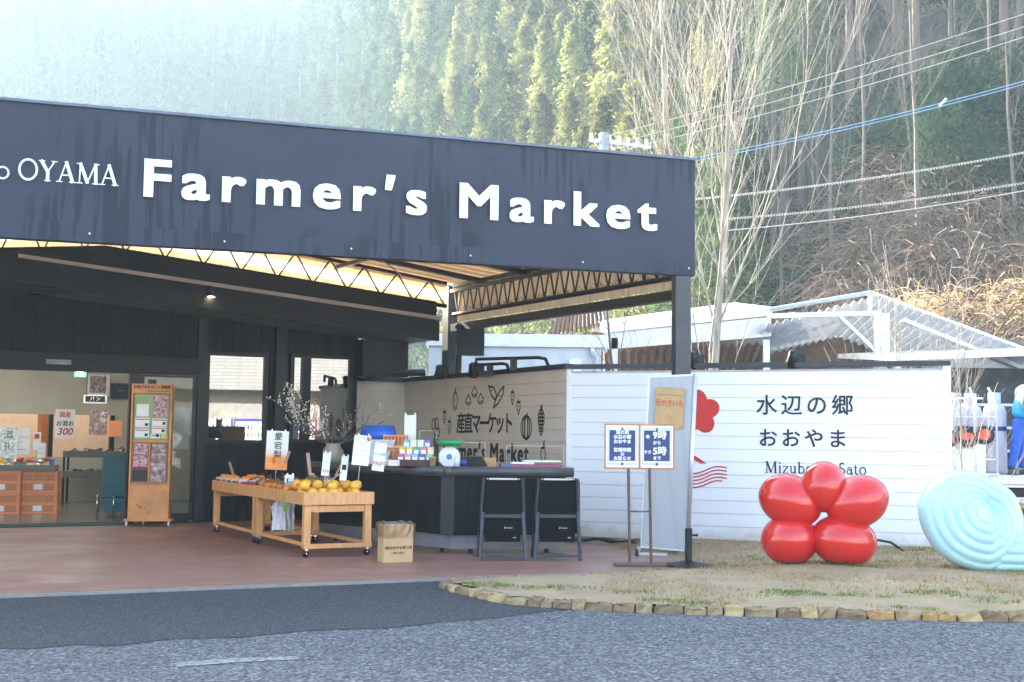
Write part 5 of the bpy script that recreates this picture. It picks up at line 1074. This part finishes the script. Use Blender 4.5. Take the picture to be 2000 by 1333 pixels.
skin_body('sleeve', [(.1, -.2, 1.38), (-.02, -.27, 1.18), (.16, -.33, .98), (.1, .2, 1.38), (.16, .27, 1.15), (.32, .2, .98), (.18, 0, 1.42)], [(0, 1), (1, 2), (3, 4), (4, 5), (0, 6), (6, 3)], [.1, .075, .06, .1, .075, .06, .12], GJ, pr, 6)
hb = MB().ball((.36, 0, 1.62), (.1, .08, .12), 16, 12).tube([(.26, 0, 1.46), (.33, 0, 1.56)], .055, 10).build('head', SKN, pr, smooth=True); MB().ball((.34, 0, 1.66), (.108, .088, .1), 14, 10).build('hair', BLACKTXT, hb, smooth=True)
for y_, px_ in ((-.33, .16), (.2, .32)):
    o = MB().ball((px_ + .03, y_, .9), (.035, .025, .05), 8, 6)
    for k in range(4): o.tube([(px_ + .02 + .014 * k, y_ - .01, .87), (px_ + .03 + .014 * k, y_, .82), (px_ + .05 + .012 * k, y_ + .02, .79 + .006 * k)], [.009, .008, .006], 6)
    o.tube([(px_ - .0, y_ + .02, .9), (px_ - .02, y_ + .035, .86), (px_ - .005, y_ + .04, .83)], [.01, .009, .007], 6); o.build('hand', SKN, pr, smooth=True)
for x, y in ((-.17, -.05), (.12, .2)): MB().ball((x + .0, y - .06, .045), (.055, .13, .05), 12, 8).b2(x - .05, x + .05, y - .18, y + .06, 0, .025).build('shoe', pm('grey teal shoe', (.06, .1, .11), .6) if x < 0 else bpy.data.materials['grey teal shoe'], pr)

# ---------------------------------------------------------------- sheds behind the fence
SW = pm('pale grey shed panel', (.55, .57, .58), .5, .05, 2); TANR = pm('brown corrugated underside', (.22, .14, .1), .7, .15, 5); GRR = sheer('grey corrugated sheet', (.5, .5, .5), .3, .06, 4); WR = pm('white sheet roof', (.8, .8, .8), .5, .05)
def corr(o, p0, p1, p2, n, amp):      # corrugated sheet: p0->p1 across the ribs, p0->p2 along them
    p0, p1, p2 = Vector(p0), Vector(p1), Vector(p2); nrm = (p1 - p0).cross(p2 - p0).normalized() * amp; a = len(o.v)
    for k in range(n + 1):
        h = nrm if k % 2 else -nrm; q_ = p0 + (p1 - p0) * k / n; o.v += [tuple(q_ + h), tuple(q_ + (p2 - p0) + h)]
    o.f += [(a + 2 * k, a + 2 * k + 2, a + 2 * k + 3, a + 2 * k + 1) for k in range(n)]; return o
pf_ = thing('prefab_shed', 'pale grey prefabricated shed with gutter pipe behind the drawing wall', 'shed', (0, 24, 0))
MB().b2(-1.6, 1.72, 0, 3, 0, 3.12).build('wall', SW, pf_); MB().b2(-1.65, 1.8, -.08, 3.1, 3.12, 3.36).build('roof_edge', pm('white shed fascia', (.7, .73, .78), .4), pf_)
for x in (-.6, .35, .42, 1.45): MB().b2(x - .006, x + .006, -.012, .0, .1, 3.1).build('panel_joint', GALV, pf_)
MB().tube([(1.55, -.05, 3.1), (1.55, -.1, 3.02), (1.62, -.1, 2.95), (1.62, -.05, 2.85), (1.62, -.05, 0)], .05, 8).build('downpipe', SW, pf_, smooth=True); MB().b2(1.1, 1.33, -.12, 0, 2.55, 2.88).build('vent_hood', WHITE, pf_)
cs_ = thing('corrugated_lean_to', 'brown corrugated roof showing a zigzag edge behind the prefabricated shed', 'shed', (0, 0, 0))
a, c, d = at(1075, 655, 28), at(1185, 632, 28), at(1085, 640, 33); corr(MB(), a, c, d + Vector((0, 0, .3)), 26, .07).build('roof', TANR, cs_); 
for p in (a, c): MB().bar((p.x, p.y + .3, 0), (p.x, p.y + .3, p.z), .1).build('post', GALV, cs_)
wc = thing('white_roof_shelter', 'long shelter with thick white roof edge behind the bare tree trunks', 'shelter', (0, 0, 0))
a, c = at(1183, 632, 26.5), at(1508, 600, 26.5); MB().add([(a.x, 26.5, a.z - .2), (c.x, 26.5, c.z - .18), (c.x, 26.5, c.z), (a.x, 26.5, a.z + .05), (a.x, 31, a.z + .2), (c.x, 31, c.z + .4), (c.x, 31, c.z + .58), (a.x, 31, a.z + .45)], [(0, 1, 2, 3), (3, 2, 6, 7), (4, 7, 6, 5), (0, 4, 5, 1), (1, 5, 6, 2), (0, 3, 7, 4)]).build('roof', WR, wc)
MB().add([(a.x, 26.6, a.z - .55), (c.x, 26.6, c.z - .62), (c.x, 26.6, c.z - .2), (a.x, 26.6, a.z - .2), (a.x, 26.7, a.z - .55), (c.x, 26.7, c.z - .62), (c.x, 26.7, c.z - .2), (a.x, 26.7, a.z - .2)], [(0, 1, 2, 3), (7, 6, 5, 4), (0, 4, 5, 1)]).build('beam', GALV, wc)
corr(MB(), (a.x, 26.8, a.z - .6), (c.x, 26.8, c.z - .75), (a.x + .4, 31, a.z - 1.5), 40, .04).build('under_sheet', TANR, wc); MB().b2(a.x, c.x + 2, 31, 31.1, 0, 4.2).build('back_wall', TANR, wc)
for x in (a.x + .2, (a.x + c.x) / 2, c.x - .1): MB().b2(x - .07, x + .07, 26.6, 26.74, 0, a.z - .3).build('post', GALV, wc)
gs_ = thing('grey_carport', 'grey corrugated carport with white post and sloping roof behind the fence end', 'carport', (0, 0, 0))
rp, re, rl_ = at(1702, 572, 25.5), at(2040, 697, 25.5), at(1500, 606, 25.5)
corr(MB(), rp, re, rp + Vector((.4, 5, -.45)), 40, .05).build('roof', GRR, gs_); MB().bar(rp + Vector((0, -.05, 0)), re + Vector((0, -.05, 0)), .06, .05).build('roof_edge', WHITE, gs_)
corr(MB(), rl_ + Vector((0, .3, -.3)), rp + Vector((0, .3, -.1)), rl_ + Vector((.4, 5, -.75)), 24, .05).build('roof', GRR, gs_)
MB().tube([rl_, rp], .05, 8).bar(at(1500, 618, 25.5), at(1720, 612, 25.5), .12, .1).bar(at(1640, 618, 25.5), at(1725, 700, 25.5), .07).bar(rp, at(1698, 612, 25.5), .05).build('frame', GALV, gs_)
pq = at(1722, 610, 25.5); MB().b2(pq.x - .16, pq.x - .04, 25.45, 25.55, 0, pq.z).b2(pq.x - .02, pq.x + .16, 25.5, 25.6, 0, pq.z - .02).build('post', WHITE, gs_)
MB().b2(rl_.x, re.x + 2, 30.4, 30.5, 0, 3.9).build('back_wall', TANR, gs_); MB().bar(at(1760, 625, 25.8), at(2030, 735, 25.8), .3, .08).build('rafter', GALV, gs_)
le = thing('lean_to_roof', 'low lean-to with pale roof edge and dark interior behind the truck', 'shed', (0, 0, 0))
a, c = at(1748, 705, 23.4), at(2150, 690, 23.4)
MB().add([(a.x, 23.4, a.z), (c.x, 23.4, c.z), (c.x, 23.4, c.z + .12), (a.x, 23.4, a.z + .1), (a.x, 27.5, a.z + .3), (c.x, 27.5, c.z + .3), (c.x, 27.5, c.z + .42), (a.x, 27.5, a.z + .4)], [(0, 1, 2, 3), (3, 2, 6, 7), (4, 7, 6, 5), (0, 4, 5, 1), (1, 5, 6, 2), (0, 3, 7, 4)]).build('roof', WR, le)
MB().b2(a.x + .2, c.x, 24.6, 24.7, 0, 2.85).build('back_wall', pm('dark boarding', (.045, .045, .05), .7, .3, 4), le)  # dark sheet: the shade of the interior is put into its colour
for k in range(3): MB().b2(a.x + .2, c.x, 24.52, 24.6, 1.2 + .45 * k, 1.25 + .45 * k).build('rail', GALV, le)
for x in (a.x + .1, c.x - .1): MB().b2(x - .05, x + .05, 23.5, 23.6, 0, a.z + .05).build('post', GALV, le)
hg = thing('clipped_hedge', 'small yellow-green hedge at the right edge below the truck', 'hedge', at(2010, 1035, 16.2)); hg.location.z = 0
LEAFY = sheer('yellow green leaves', (.3, .28, .04), .45, .3, 6)
def cards(o, c, r, n, size, rg=rnd):
    for _ in range(n):
        d = Vector((rg.gauss(0, 1), rg.gauss(0, 1), rg.gauss(0, 1))).normalized() * (rg.random() ** .4); p = Vector(c) + Vector((d.x * r[0], d.y * r[1], d.z * r[2]))
        a = Vector((rg.gauss(0, 1), rg.gauss(0, 1), rg.gauss(0, 1))).normalized(); e = a.orthogonal().normalized() * size * rg.uniform(.6, 1.3); f_ = a.cross(e).normalized() * size * .55
        o.add([p - e, p - f_ * .6, p + e, p + f_ * .6], [(0, 1, 2, 3)])
    return o
cards(MB(), (.2, 0, .35), (.7, .4, .35), 2200, .03).build('foliage', LEAFY, hg); MB().tube([(.2, 0, 0), (.2, 0, .3)], .03, 6).build('stem', KN, hg)

# house across the lot, seen only in the shop windows
oh = thing('slate_roof_house', 'pale house with slate roof across the lot, mirrored in the shop windows', 'house', (17, -5, 0), R(48))
MB().b2(-9, 9, 0, 7, 0, 3.1).build('wall', pm('pale house wall', (.5, .5, .47), .8), oh)
m, t, b = nt('pale slate'); bk = t.nodes.new('ShaderNodeTexBrick'); bk.inputs['Scale'].default_value = 1.0; bk.inputs['Color1'].default_value = (.5, .5, .48, 1); bk.inputs['Color2'].default_value = (.58, .58, .55, 1); bk.inputs['Mortar'].default_value = (.36, .36, .36, 1); bk.inputs['Brick Width'].default_value = 1.1; bk.inputs['Row Height'].default_value = .14
c = t.nodes.new('ShaderNodeTexCoord'); t.links.new(c.outputs['Object'], bk.inputs['Vector']); t.links.new(bk.outputs[0], b.inputs['Base Color'])
MB().add([(-9.5, -.6, 2.9), (9.5, -.6, 2.9), (9.5, 4, 6.5), (-9.5, 4, 6.5), (-9.5, 8, 2.9), (9.5, 8, 2.9)], [(0, 1, 2, 3), (3, 2, 5, 4)]).build('roof', m, oh)
for k, (x, c_) in enumerate(((1.45, (.7, .7, .7)), (2.65, (.05, .08, .5)), (4.4, (.6, .05, .05)))):
    vm = thing('vending_machine', ('white', 'blue', 'red')[k] + ' drinks vending machine across the lot, mirrored in the shop window', 'vending machine', oh.matrix_world @ Vector((x, -.9, 0)) if 0 else Matrix.Translation((17, -5, 0)) @ Matrix.Rotation(R(48), 4, 'Z') @ Vector((x, 7.05, 0)), R(48), 'vending machines')
    MB().b2(-.55, .55, 0, .75, .05, 1.9).build('body', pm('vending %d' % k, c_, .4), vm); MB().b2(-.48, .48, .75, .76, .95, 1.8).build('window', emit('lit vending window %d' % k, (.9, .92, .95), 1.4), vm)
    for i in range(3):
        for j in range(8): MB().lathe([(0, 0), (.04, 0), (.04, .17), (0, .17)], (-.42 + .12 * j, .78, 1.0 + .26 * i), 8).build('can', bpy.data.materials['tea box %d%d' % (i, j % 4)], vm)

# ---------------------------------------------------------------- hills
TOE = [(-75, 260), (-12, 235), (-7, 165), (-4, 118), (2, 84), (9, 56), (14, 42), (18, 36), (26, 34), (75, 34)]
def hill(az, d):
    e = d - lerp_tab(TOE, az)
    if e <= 0: return -.4
    s1 = lerp_tab([(-12, .62), (-6, .8), (5, .8), (12, .4), (16, .5)], az); h = s1 * min(e, 34) + max(.74, s1) * max(0, e - 34)
    x, y = d * math.sin(R(az)), d * math.cos(R(az))
    h += (noise.noise(Vector((x * .02, y * .02, 1))) * 5 + noise.noise(Vector((x * .09, y * .09, 2))) * 1.5) * min(1, e / 25)
    k = min(1, max(0, (az + 40) / 13)); h *= .3 + .7 * k * k * (3 - 2 * k)      # unseen left slope shaped lower so it does not block the sun
    return min(h, 215 + 15 * noise.noise(Vector((az * .07, 0, 4)))) - .4
def hp(az, d): return Vector((d * math.sin(R(az)), d * math.cos(R(az)), hill(az, d)))
o = MB(); AZ = [-33 + .7 * i for i in range(107)]; DD = [32 * (1.035 ** j) for j in range(79)]
for a in AZ:
    for d in DD: o.v.append(tuple(hp(a, d)))
o.f = [(i * len(DD) + j, i * len(DD) + j + 1, (i + 1) * len(DD) + j + 1, (i + 1) * len(DD) + j) for i in range(len(AZ) - 1) for j in range(len(DD) - 1)]
m, t, b = nt('winter hillside litter'); t.links.new(ramp(t, noise_fac(t, .25, 8, None, .7), [(.3, (.016, .018, .012)), (.5, (.036, .032, .022)), (.7, (.06, .05, .033))]), b.inputs['Base Color']); b.inputs['Roughness'].default_value = 1; bump(t, b, noise_fac(t, 1.5, 6), 1, .3)
tag(o.build('hillside', m, smooth=True), kind='structure')

# ---------------------------------------------------------------- trees
TRUNK = pm('cedar bark', (.16, .11, .085), .9, .2, 6, stretch=(3, 3, .3)); PALEB = pm('pale grey bark', (.33, .29, .235), .85, .3, 4, stretch=(2, 2, .5)); STRAW = pm('sunlit straw twig', (.42, .36, .28), .8, .15, 3)
CEDAR = sheer('cedar foliage', (.06, .1, .03), .45, .3, .35); CEDAR_LIT = sheer('yellow green cedar foliage', (.19, .195, .07), .5, .35, .35); DARKL = sheer('dark evergreen leaves', (.03, .06, .03), .35, .35, .5)  # grove cedars: same foliage with the sunlight put into its colour
rt = random.Random(21)
def cedar_mesh(H, Rr, base, ncl, ncard, size):
    o = MB()
    for k in range(ncl):
        f_ = base + (1 - base) * (k + rt.random()) / ncl; z = H * f_; rr_ = Rr * (1 - (f_ - base) / (1 - base)) ** .8 * rt.uniform(.45, 1.05) + .25; a = rt.uniform(0, 6.283)
        cl = rr_ * .45 + .35; cards(o, (rr_ * .75 * math.cos(a), rr_ * .75 * math.sin(a), z - .1 * rr_), (cl, cl, cl * .75), ncard, size, rt)
    return o
def tree_proto(name, mbs, mats, pnames):
    ms = []
    for mb_, mt, pn in zip(mbs, mats, pnames):
        me = mb_.mesh(name + '_' + pn); me.materials.append(mt); ms.append((pn, me))
    return ms
def trunk_mb(H, r0, wob=.15):
    return MB().tube([(rt.uniform(-wob, wob) * k, rt.uniform(-wob, wob) * k, H * k / 6) for k in range(7)], [r0 * (1 - .8 * k / 6) for k in range(7)], 7)
protoN = [tree_proto('grove', (cedar_mesh(20, 4.0, .05, 110, 36, .3), trunk_mb(21.5, .3, .04)), (CEDAR_LIT if i != 1 else CEDAR, TRUNK), ('crown', 'trunk')) for i in range(4)]
protoF = [tree_proto('far', (cedar_mesh(24, 4.2, .08, 70, 18, .6), trunk_mb(23, .3, .04)), (CEDAR, TRUNK), ('crown', 'trunk')) for i in range(4)]
protoH = [tree_proto('tall', (cedar_mesh(26, 3.4, .45, 60, 34, .28), trunk_mb(25.5, .34, .03)), (CEDAR if i else DARKL, TRUNK), ('crown', 'trunk')) for i in range(3)]
def plant(name, pr_, p, s, label, grp, cat='tree'):
    g = thing(name, label, cat, p, rt.uniform(0, 6.28), grp); g.scale = (s * rt.uniform(.9, 1.1), s * rt.uniform(.9, 1.1), s)
    for pn, me in pr_: link(pn, me, g)
    return g
pos = []
def spaced(az, d, mind):
    p = hp(az, d)
    if any((p - q_).length < mind for q_ in pos): return None
    pos.append(p); return p
n = 0
for _ in range(4000):
    if n >= 260: break
    az = rt.uniform(-7, 10); e_ = rt.uniform(3, 85); d = lerp_tab(TOE, az) + e_
    if az < -2.6 - e_ / 85 * 3.2: continue
    p = spaced(az, d, 3.2)
    if p: plant('cedar_tree', rt.choice(protoN), p, rt.uniform(.6, 1.0), 'sunlit yellow-green cedar in the grove on the near spur behind the canopy', 'cedar grove on the near spur'); n += 1
n = 0
for _ in range(5000):
    if n >= 290: break
    az, d = rt.uniform(-25, -3.5), rt.uniform(238, 440)
    if d < lerp_tab(TOE, az) + 6: continue
    p = spaced(az, d, 6.5)
    if p: plant('far_cedar', rt.choice(protoF), p, rt.uniform(.65, 1.15), 'pale haze-veiled cedar on the far mountainside above the canopy', 'cedars on the far mountainside'); n += 1
n = 0
for _ in range(4000):
    if n >= 80: break
    az, d = rt.uniform(7, 29), rt.uniform(72, 150)
    if d < lerp_tab(TOE, az) + 26: continue
    p = spaced(az, d, 3.6)
    if p: plant('tall_cedar', rt.choice(protoH), p, rt.uniform(.75, 1.05), 'dark tall cedar with bare lower trunk in the shaded wood behind the wires', 'cedars in the shaded wood'); n += 1
n = 0
for _ in range(3000):
    if n >= 70: break
    az, d = rt.uniform(-15, -2.8), rt.uniform(115, 250)
    if d < lerp_tab(TOE, az) + 4: continue
    p = spaced(az, d, 4.5)
    if p: plant('hazy_cedar', rt.choice(protoN[1:2] + protoF), p, rt.uniform(.7, 1.0), 'bluish hazy cedar at the foot of the far mountain, left of the sunlit grove', 'hazy cedars left of the grove'); n += 1
# the wood between the single trees, too far to count
o = MB(); k = 0
while k < 1500:
    az, d = rt.uniform(-31, 3), rt.uniform(225, 450)
    if d < lerp_tab(TOE, az) + 4: continue
    p = hp(az, d); k += 1; H_ = rt.uniform(9, 18)
    for i in range(5): cards(o, (p.x, p.y, p.z + H_ * (.15 + .19 * i)), ((5 - i) * .62, (5 - i) * .62, 1.8), 9, .8, rt)
tag(o.build('far_wood', CEDAR), 'hazy mass of cedar wood covering the far mountainside', 'wood', kind='stuff')
# evergreen understorey bushes
bushes = [tree_proto('bush', (cards(cards(cards(MB(), (0, 0, 1.6), (1.7, 1.7, 1.5), 1500, .14, rt), (1.0, .3, 2.6), (1, 1, 1), 500, .14, rt), (-.9, 0, 1.0), (1, 1, .9), 500, .14, rt), MB().tube([(0, 0, 0), (.1, 0, 1.8)], [.08, .04], 5)), (DARKL, TRUNK), ('foliage', 'stem')) for i in range(2)]
n = 0
for _ in range(2000):
    if n >= 46: break
    az, d = rt.uniform(-3, 27), rt.uniform(60, 115)
    e = d - lerp_tab(TOE, az)
    if e < 10: continue
    p = spaced(az, d, 3.2)
    if p: plant('evergreen_bush', rt.choice(bushes), p, rt.uniform(.8, 1.9), 'dark evergreen bush growing low in the shaded wood', 'evergreen understorey bushes', 'bush'); n += 1
# bare trees
def bare(levels, seed, H, r0, up=.55, nb=9, spread=.7, first=.2, side=0.0):
    rg = random.Random(seed); T, W = MB(), MB()
    def grow(p, d, L, r_, lev):
        n_ = 7 if lev == 0 else 5; pts = [p.copy()]; q_ = p.copy(); dd = d.normalized()
        for k in range(n_):
            wg = .05 if lev == 0 else .17; dd = (dd + Vector((rg.uniform(-wg, wg) + side * .02, rg.uniform(-wg, wg), rg.uniform(-.02, .14) if lev else rg.uniform(-.01, .03)))).normalized(); q_ = q_ + dd * L / n_; pts.append(q_.copy())
            if lev < levels and (k + 1) / n_ > (first if lev == 0 else .15):
                for _ in range(int((nb if lev == 0 else 9 if lev == 1 else 8) / n_ + rg.random())):
                    a = rg.uniform(0, 6.283); s = dd.orthogonal().normalized(); s = (Matrix.Rotation(a, 3, dd) @ s); grow(q_ - dd * rg.random() * L / n_, dd * up + s * spread + Vector((side * .15, 0, .25)), L * rg.uniform(.34, .6) * (1.15 - .5 * (k + 1) / n_ if lev == 0 else 1), r_ * (1 - .7 * k / n_) * (.3 if lev == 0 else .55), lev + 1)
        (T if lev < 2 else W).tube(pts, [max(.003, r_ * (1 - .8 * k / n_)) for k in range(n_ + 1)], 6 if lev == 0 else (4 if lev == 1 else 3), cap=False)
    grow(Vector((0, 0, -.3)), Vector((0, 0, 1)), H, r0, 0)
    return T, W
def bare_tree(name, label, loc, T, W, s=1, m1=PALEB, m2=STRAW, grp=None):
    g = thing(name, label, 'tree', loc, 0, grp); T.build('trunk', m1, g, smooth=True); W.build('twigs', m2, g); g.scale = (s,) * 3; return g
T, W = bare(3, 5, 12.5, .085, .9, 21, .45, .16, .4); bare_tree('bare_tree', 'right pale trunk of the bare tree rising beside the canopy corner', at(1385, 1040, 20.5) * 1, T, W).location.z = 0
T, W = bare(3, 11, 12.5, .075, .95, 14, .42, .3, 0); bare_tree('bare_tree', 'left pale trunk of the bare tree rising just behind the canopy corner post', at(1326, 1040, 21.2) * 1, T, W).location.z = 0
T, W = bare(2, 3, 4.2, .05, .6, 9, .7, .25, -.3); bare_tree('bare_sapling', 'dark bare sapling seen under the canopy beam beside the prefabricated shed', at(1215, 1040, 19.0) * 1, T, W, m1=TRUNK, m2=TRUNK).location.z = 0
for k, (x, hh, sd_) in enumerate(((1775, 3.6, 8), (1745, 3.1, 17), (1880, 3.2, 9), (1830, 2.8, 14))):
    T, W = bare(2, sd_, hh, .022, .8, 14, .5, .1, .5 if k > 1 else 0); bare_tree('bare_shrub', ('tallest straw-coloured bare shrub behind the fence end', 'left straw-coloured bare shrub behind the fence by the white post', 'right straw-coloured bare shrub leaning past the fence end', 'low straw-coloured bare shrub between the taller ones')[k], at(x, 1040, 17.6) * 1, T, W, m1=STRAW, grp='bare shrubs behind the fence').location.z = 0
protoB = []
for sd_ in (31, 32, 33):
    T, W = bare(3, sd_, 13, .14, .75, 9, .6, .35); protoB.append(tree_proto('bareh', (T, W), (pm('grey trunk %d' % sd_, (.15, .12, .095), .9), pm('grey twig %d' % sd_, (.11, .09, .075), .9)), ('trunk', 'twigs')))
n = 0
for _ in range(600):
    if n >= 26: break
    az, d = rt.uniform(5, 26), rt.uniform(56, 92)
    if d < lerp_tab(TOE, az) + 10: continue
    p = spaced(az, d, 3.0)
    if p: plant('bare_hill_tree', rt.choice(protoB), p, rt.uniform(.7, 1.15), 'thin leafless tree among the cedars on the shaded slope', 'leafless trees on the slope'); n += 1
# brambles and dry vines
def tangle(name, spots, mat, label, L_, r_, n_each):
    o = MB()
    for p, rad in spots:
        for _ in range(n_each):
            a = rt.uniform(0, 6.28); q_ = p + Vector((math.cos(a), math.sin(a), 0)) * rad * math.sqrt(rt.random()); q_.z = p.z + rt.uniform(0, .3) * rad; d = Vector((rt.uniform(-1, 1), rt.uniform(-1, 1), rt.uniform(.4, 1.6))).normalized(); pts = [q_.copy()]
            for k in range(5): q_ = q_ + d * L_ / 5 * rt.uniform(.7, 1.3); d = (d + Vector((rt.uniform(-.4, .4), rt.uniform(-.4, .4), -.42))).normalized(); pts.append(q_.copy())
            o.tube(pts, r_, 3, cap=False)
    return tag(o.build(name, mat), label, 'undergrowth', kind='stuff')
sp1 = []
for _ in range(330):
    az = rt.uniform(2, 28); d = lerp_tab(TOE, az) + rt.uniform(1, 32); sp1.append((hp(az, d), 2.2))
tangle('bramble_undergrowth', sp1, pm('brown bramble stem', (.15, .1, .068), .9, .25, .5), 'brown leafless bramble thicket over the lower slope', 3.0, .022, 38)
sp2 = []
for x, d, up_z, r_ in ((1790, 46, .6, 1.3), (1830, 47, .9, 1.3), (1760, 45, .2, 1.0), (1870, 47, .3, 1.2), (1960, 46, .8, 1.4), (2010, 47, .8, 1.4), (1920, 45, 0, 1.0), (1720, 46, 0, .8), (1810, 43, -.2, 1.3), (1980, 43, -.2, 1.3), (1850, 44, 0, 1.2), (1900, 42, -.4, 1.2), (2040, 45, .5, 1.4)):
    p = hp(math.degrees(math.atan((x - 1000) / F_PX)), d); p.z += up_z; sp2.append((p, r_))
tangle('dry_vine_mound', sp2, pm('straw coloured dead vine', (.75, .54, .27), .9, .2, .8), 'straw-coloured mounds of dead vine above the carport roof', 1.6, .012, 190)
sp3 = [(hp(math.degrees(math.atan((x - 1000) / F_PX)), d), 1.6) for x, d in ((1480, 64), (1510, 60), (1450, 66), (1540, 58), (1430, 70), (1490, 72), (1460, 60))]
tangle('pink_brown_thicket', sp3, pm('pinkish bare twig', (.3, .19, .15), .9, .2, .8), 'pinkish brown bare thicket behind the bare tree', 2.8, .012, 150)
# ---------------------------------------------------------------- utility pole and wires
up_ = thing('utility_pole', 'concrete utility pole with insulators rising behind the canopy corner', 'utility pole', at(1178, 700, 33) * 1); up_.location.z = 0
ph = at(1195, 275, 33).z; MB().tube([(0, 0, 0), (0, 0, ph + .2)], [.17, .13], 12).build('pole', CONC, up_, smooth=True)
MB().bar((-.4, 0, ph), (1.25, .2, ph - .12), .08).bar((-.4, 0, ph - .5), (1.1, .2, ph - .5), .06).build('crossarm', GALV, up_)
for k in range(7): MB().lathe([(0, 0), (.05, 0), (.03, .04), (.055, .08), (.03, .12), (.05, .16), (0, .18)], (-.35 + .25 * k, .03 * k, ph + .03 - .02 * k), 10).build('insulator', WHITE, up_, smooth=True)
for k in range(4): MB().tube([(-.3 + .4 * k, 0, ph), (-.15 + .4 * k, -.1, ph - .25), (.05 + .4 * k, -.1, ph - .2)], .02, 5).build('jumper', GALV, up_)
WIRE = pm('pale sunlit cable', (.5, .47, .4), .5); BWIRE = pm('blue covered cable', (.2, .38, .55), .4)
for i, (xa, ya, xb, yb, r_, mt, lb) in enumerate(((1150, 275, 2060, 8, .011, WIRE, 'topmost pale power line crossing the wood'), (1200, 280, 2060, 33, .011, WIRE, 'second pale power line from the top'), (1250, 285, 2060, 53, .011, WIRE, 'third pale power line from the top'), (1340, 312, 2060, 142, .013, BWIRE, 'upper one of the blue cable pair'), (1340, 318, 2060, 148, .013, BWIRE, 'lower one of the blue cable pair'), (1360, 388, 2060, 286, .011, WIRE, 'spiral-wrapped cable below the blue pair'), (1400, 428, 2060, 346, .007, WIRE, 'thin cable just above the lowest one'), (1400, 452, 2060, 362, .014, WIRE, 'lowest and thickest pale cable over the brambles'))):
    a, c = at(xa, ya, 33), at(xb, yb, 30); pts = []
    for k in range(25):
        f_ = k / 24; p = a.lerp(c, f_); p.z -= .12 * 4 * f_ * (1 - f_); pts.append(p)
    o = MB().tube(pts, r_, 5)
    if i in (5, 6):
        for k in range(120):
            f_ = k / 120; p = a.lerp(c, f_); p.z -= .48 * f_ * (1 - f_) + .03; o.ball(p, (.03, .012, .02), 4, 3)
    w_ = one('power_line', lb, 'power line', (0, 0, 0), o, mt, group='power lines')
one('cable_spacer', 'white spacer clamped on the blue cable pair', 'spacer', (0, 0, 0), MB().bar(at(1835, 207, 30.6), at(1848, 193, 30.6), .07, .05), WHITE)

# ---------------------------------------------------------------- haze in the valley air
hz = MB().b2(-290, 345, -30, 500, -1.5, 252).build('haze', None)
tag(hz, 'pale sunlit haze filling the valley', 'haze', kind='stuff')
m = bpy.data.materials.new('valley haze'); m.use_nodes = True; t = m.node_tree; t.nodes.clear()
mo = t.nodes.new('ShaderNodeOutputMaterial'); pv = t.nodes.new('ShaderNodeVolumePrincipled')
pv.inputs['Color'].default_value = (.66, .86, 1.0, 1); pv.inputs['Density'].default_value = HAZE; pv.inputs['Anisotropy'].default_value = .2
t.links.new(pv.outputs[0], mo.inputs['Volume']); hz.data.materials.append(m)
# ---------------------------------------------------------------- lettering becomes plain mesh, heavy type thickened, big words split by letter
bpy.context.view_layer.update()
dg = bpy.context.evaluated_depsgraph_get()
def islands_by_x(me):
    bm = bmesh.new(); bm.from_mesh(me); bm.verts.ensure_lookup_table(); seen = set(); iv = []
    for v in bm.verts:
        if v.index in seen: continue
        st_, grp = [v], []
        seen.add(v.index)
        while st_:
            q = st_.pop(); grp.append(q.index)
            for e in q.link_edges:
                w = e.other_vert(q)
                if w.index not in seen: seen.add(w.index); st_.append(w)
        xs_ = [bm.verts[i].co.x for i in grp]; iv.append([min(xs_), max(xs_), grp])
    iv.sort(key=lambda x: x[0]); out = []
    for i in iv:
        if out and i[0] < out[-1][1] - 1e-4: out[-1][1] = max(out[-1][1], i[1]); out[-1][2] += i[2]
        else: out.append(i)
    bm.free(); return [set(i[2]) for i in out]
for o in [x for x in scene.objects if x.type == 'FONT']:
    me = bpy.data.meshes.new_from_object(o.evaluated_get(dg)); nm, pa, mw = o.name, o.parent, (o.location.copy(), o.rotation_euler.copy(), o.scale.copy())
    br = BOLD.get(nm, 0); cd = o.data; bpy.data.objects.remove(o); bpy.data.curves.remove(cd)
    vs = [v.co.copy() for v in me.vertices]; fs = [tuple(p.vertices) for p in me.polygons]; mt = me.materials[0]
    sets = islands_by_x(me) if nm.startswith('big_word') else [None]
    for s in sets:
        if s is None: V, F = vs, fs
        else:
            ids = sorted(s); mp = {q: k for k, q in enumerate(ids)}; V = [vs[q] for q in ids]; F = [tuple(mp[q] for q in f) for f in fs if f[0] in s]
        b_ = MB(); b_.add(V, F)
        if br:
            for k, (ox, oy) in enumerate(((1, 1), (1, -1), (-1, 1), (-1, -1), (1, 0), (-1, 0), (0, 1), (0, -1))): b_.add([v + Vector((br * .8 * ox, br * .8 * oy, .00015 * (k + 1))) for v in V], F)
        m2 = b_.mesh('letter'); m2.materials.append(mt)
        k = link('letter' if s is not None else nm.split('.')[0], m2, pa); k.location, k.rotation_euler, k.scale = mw
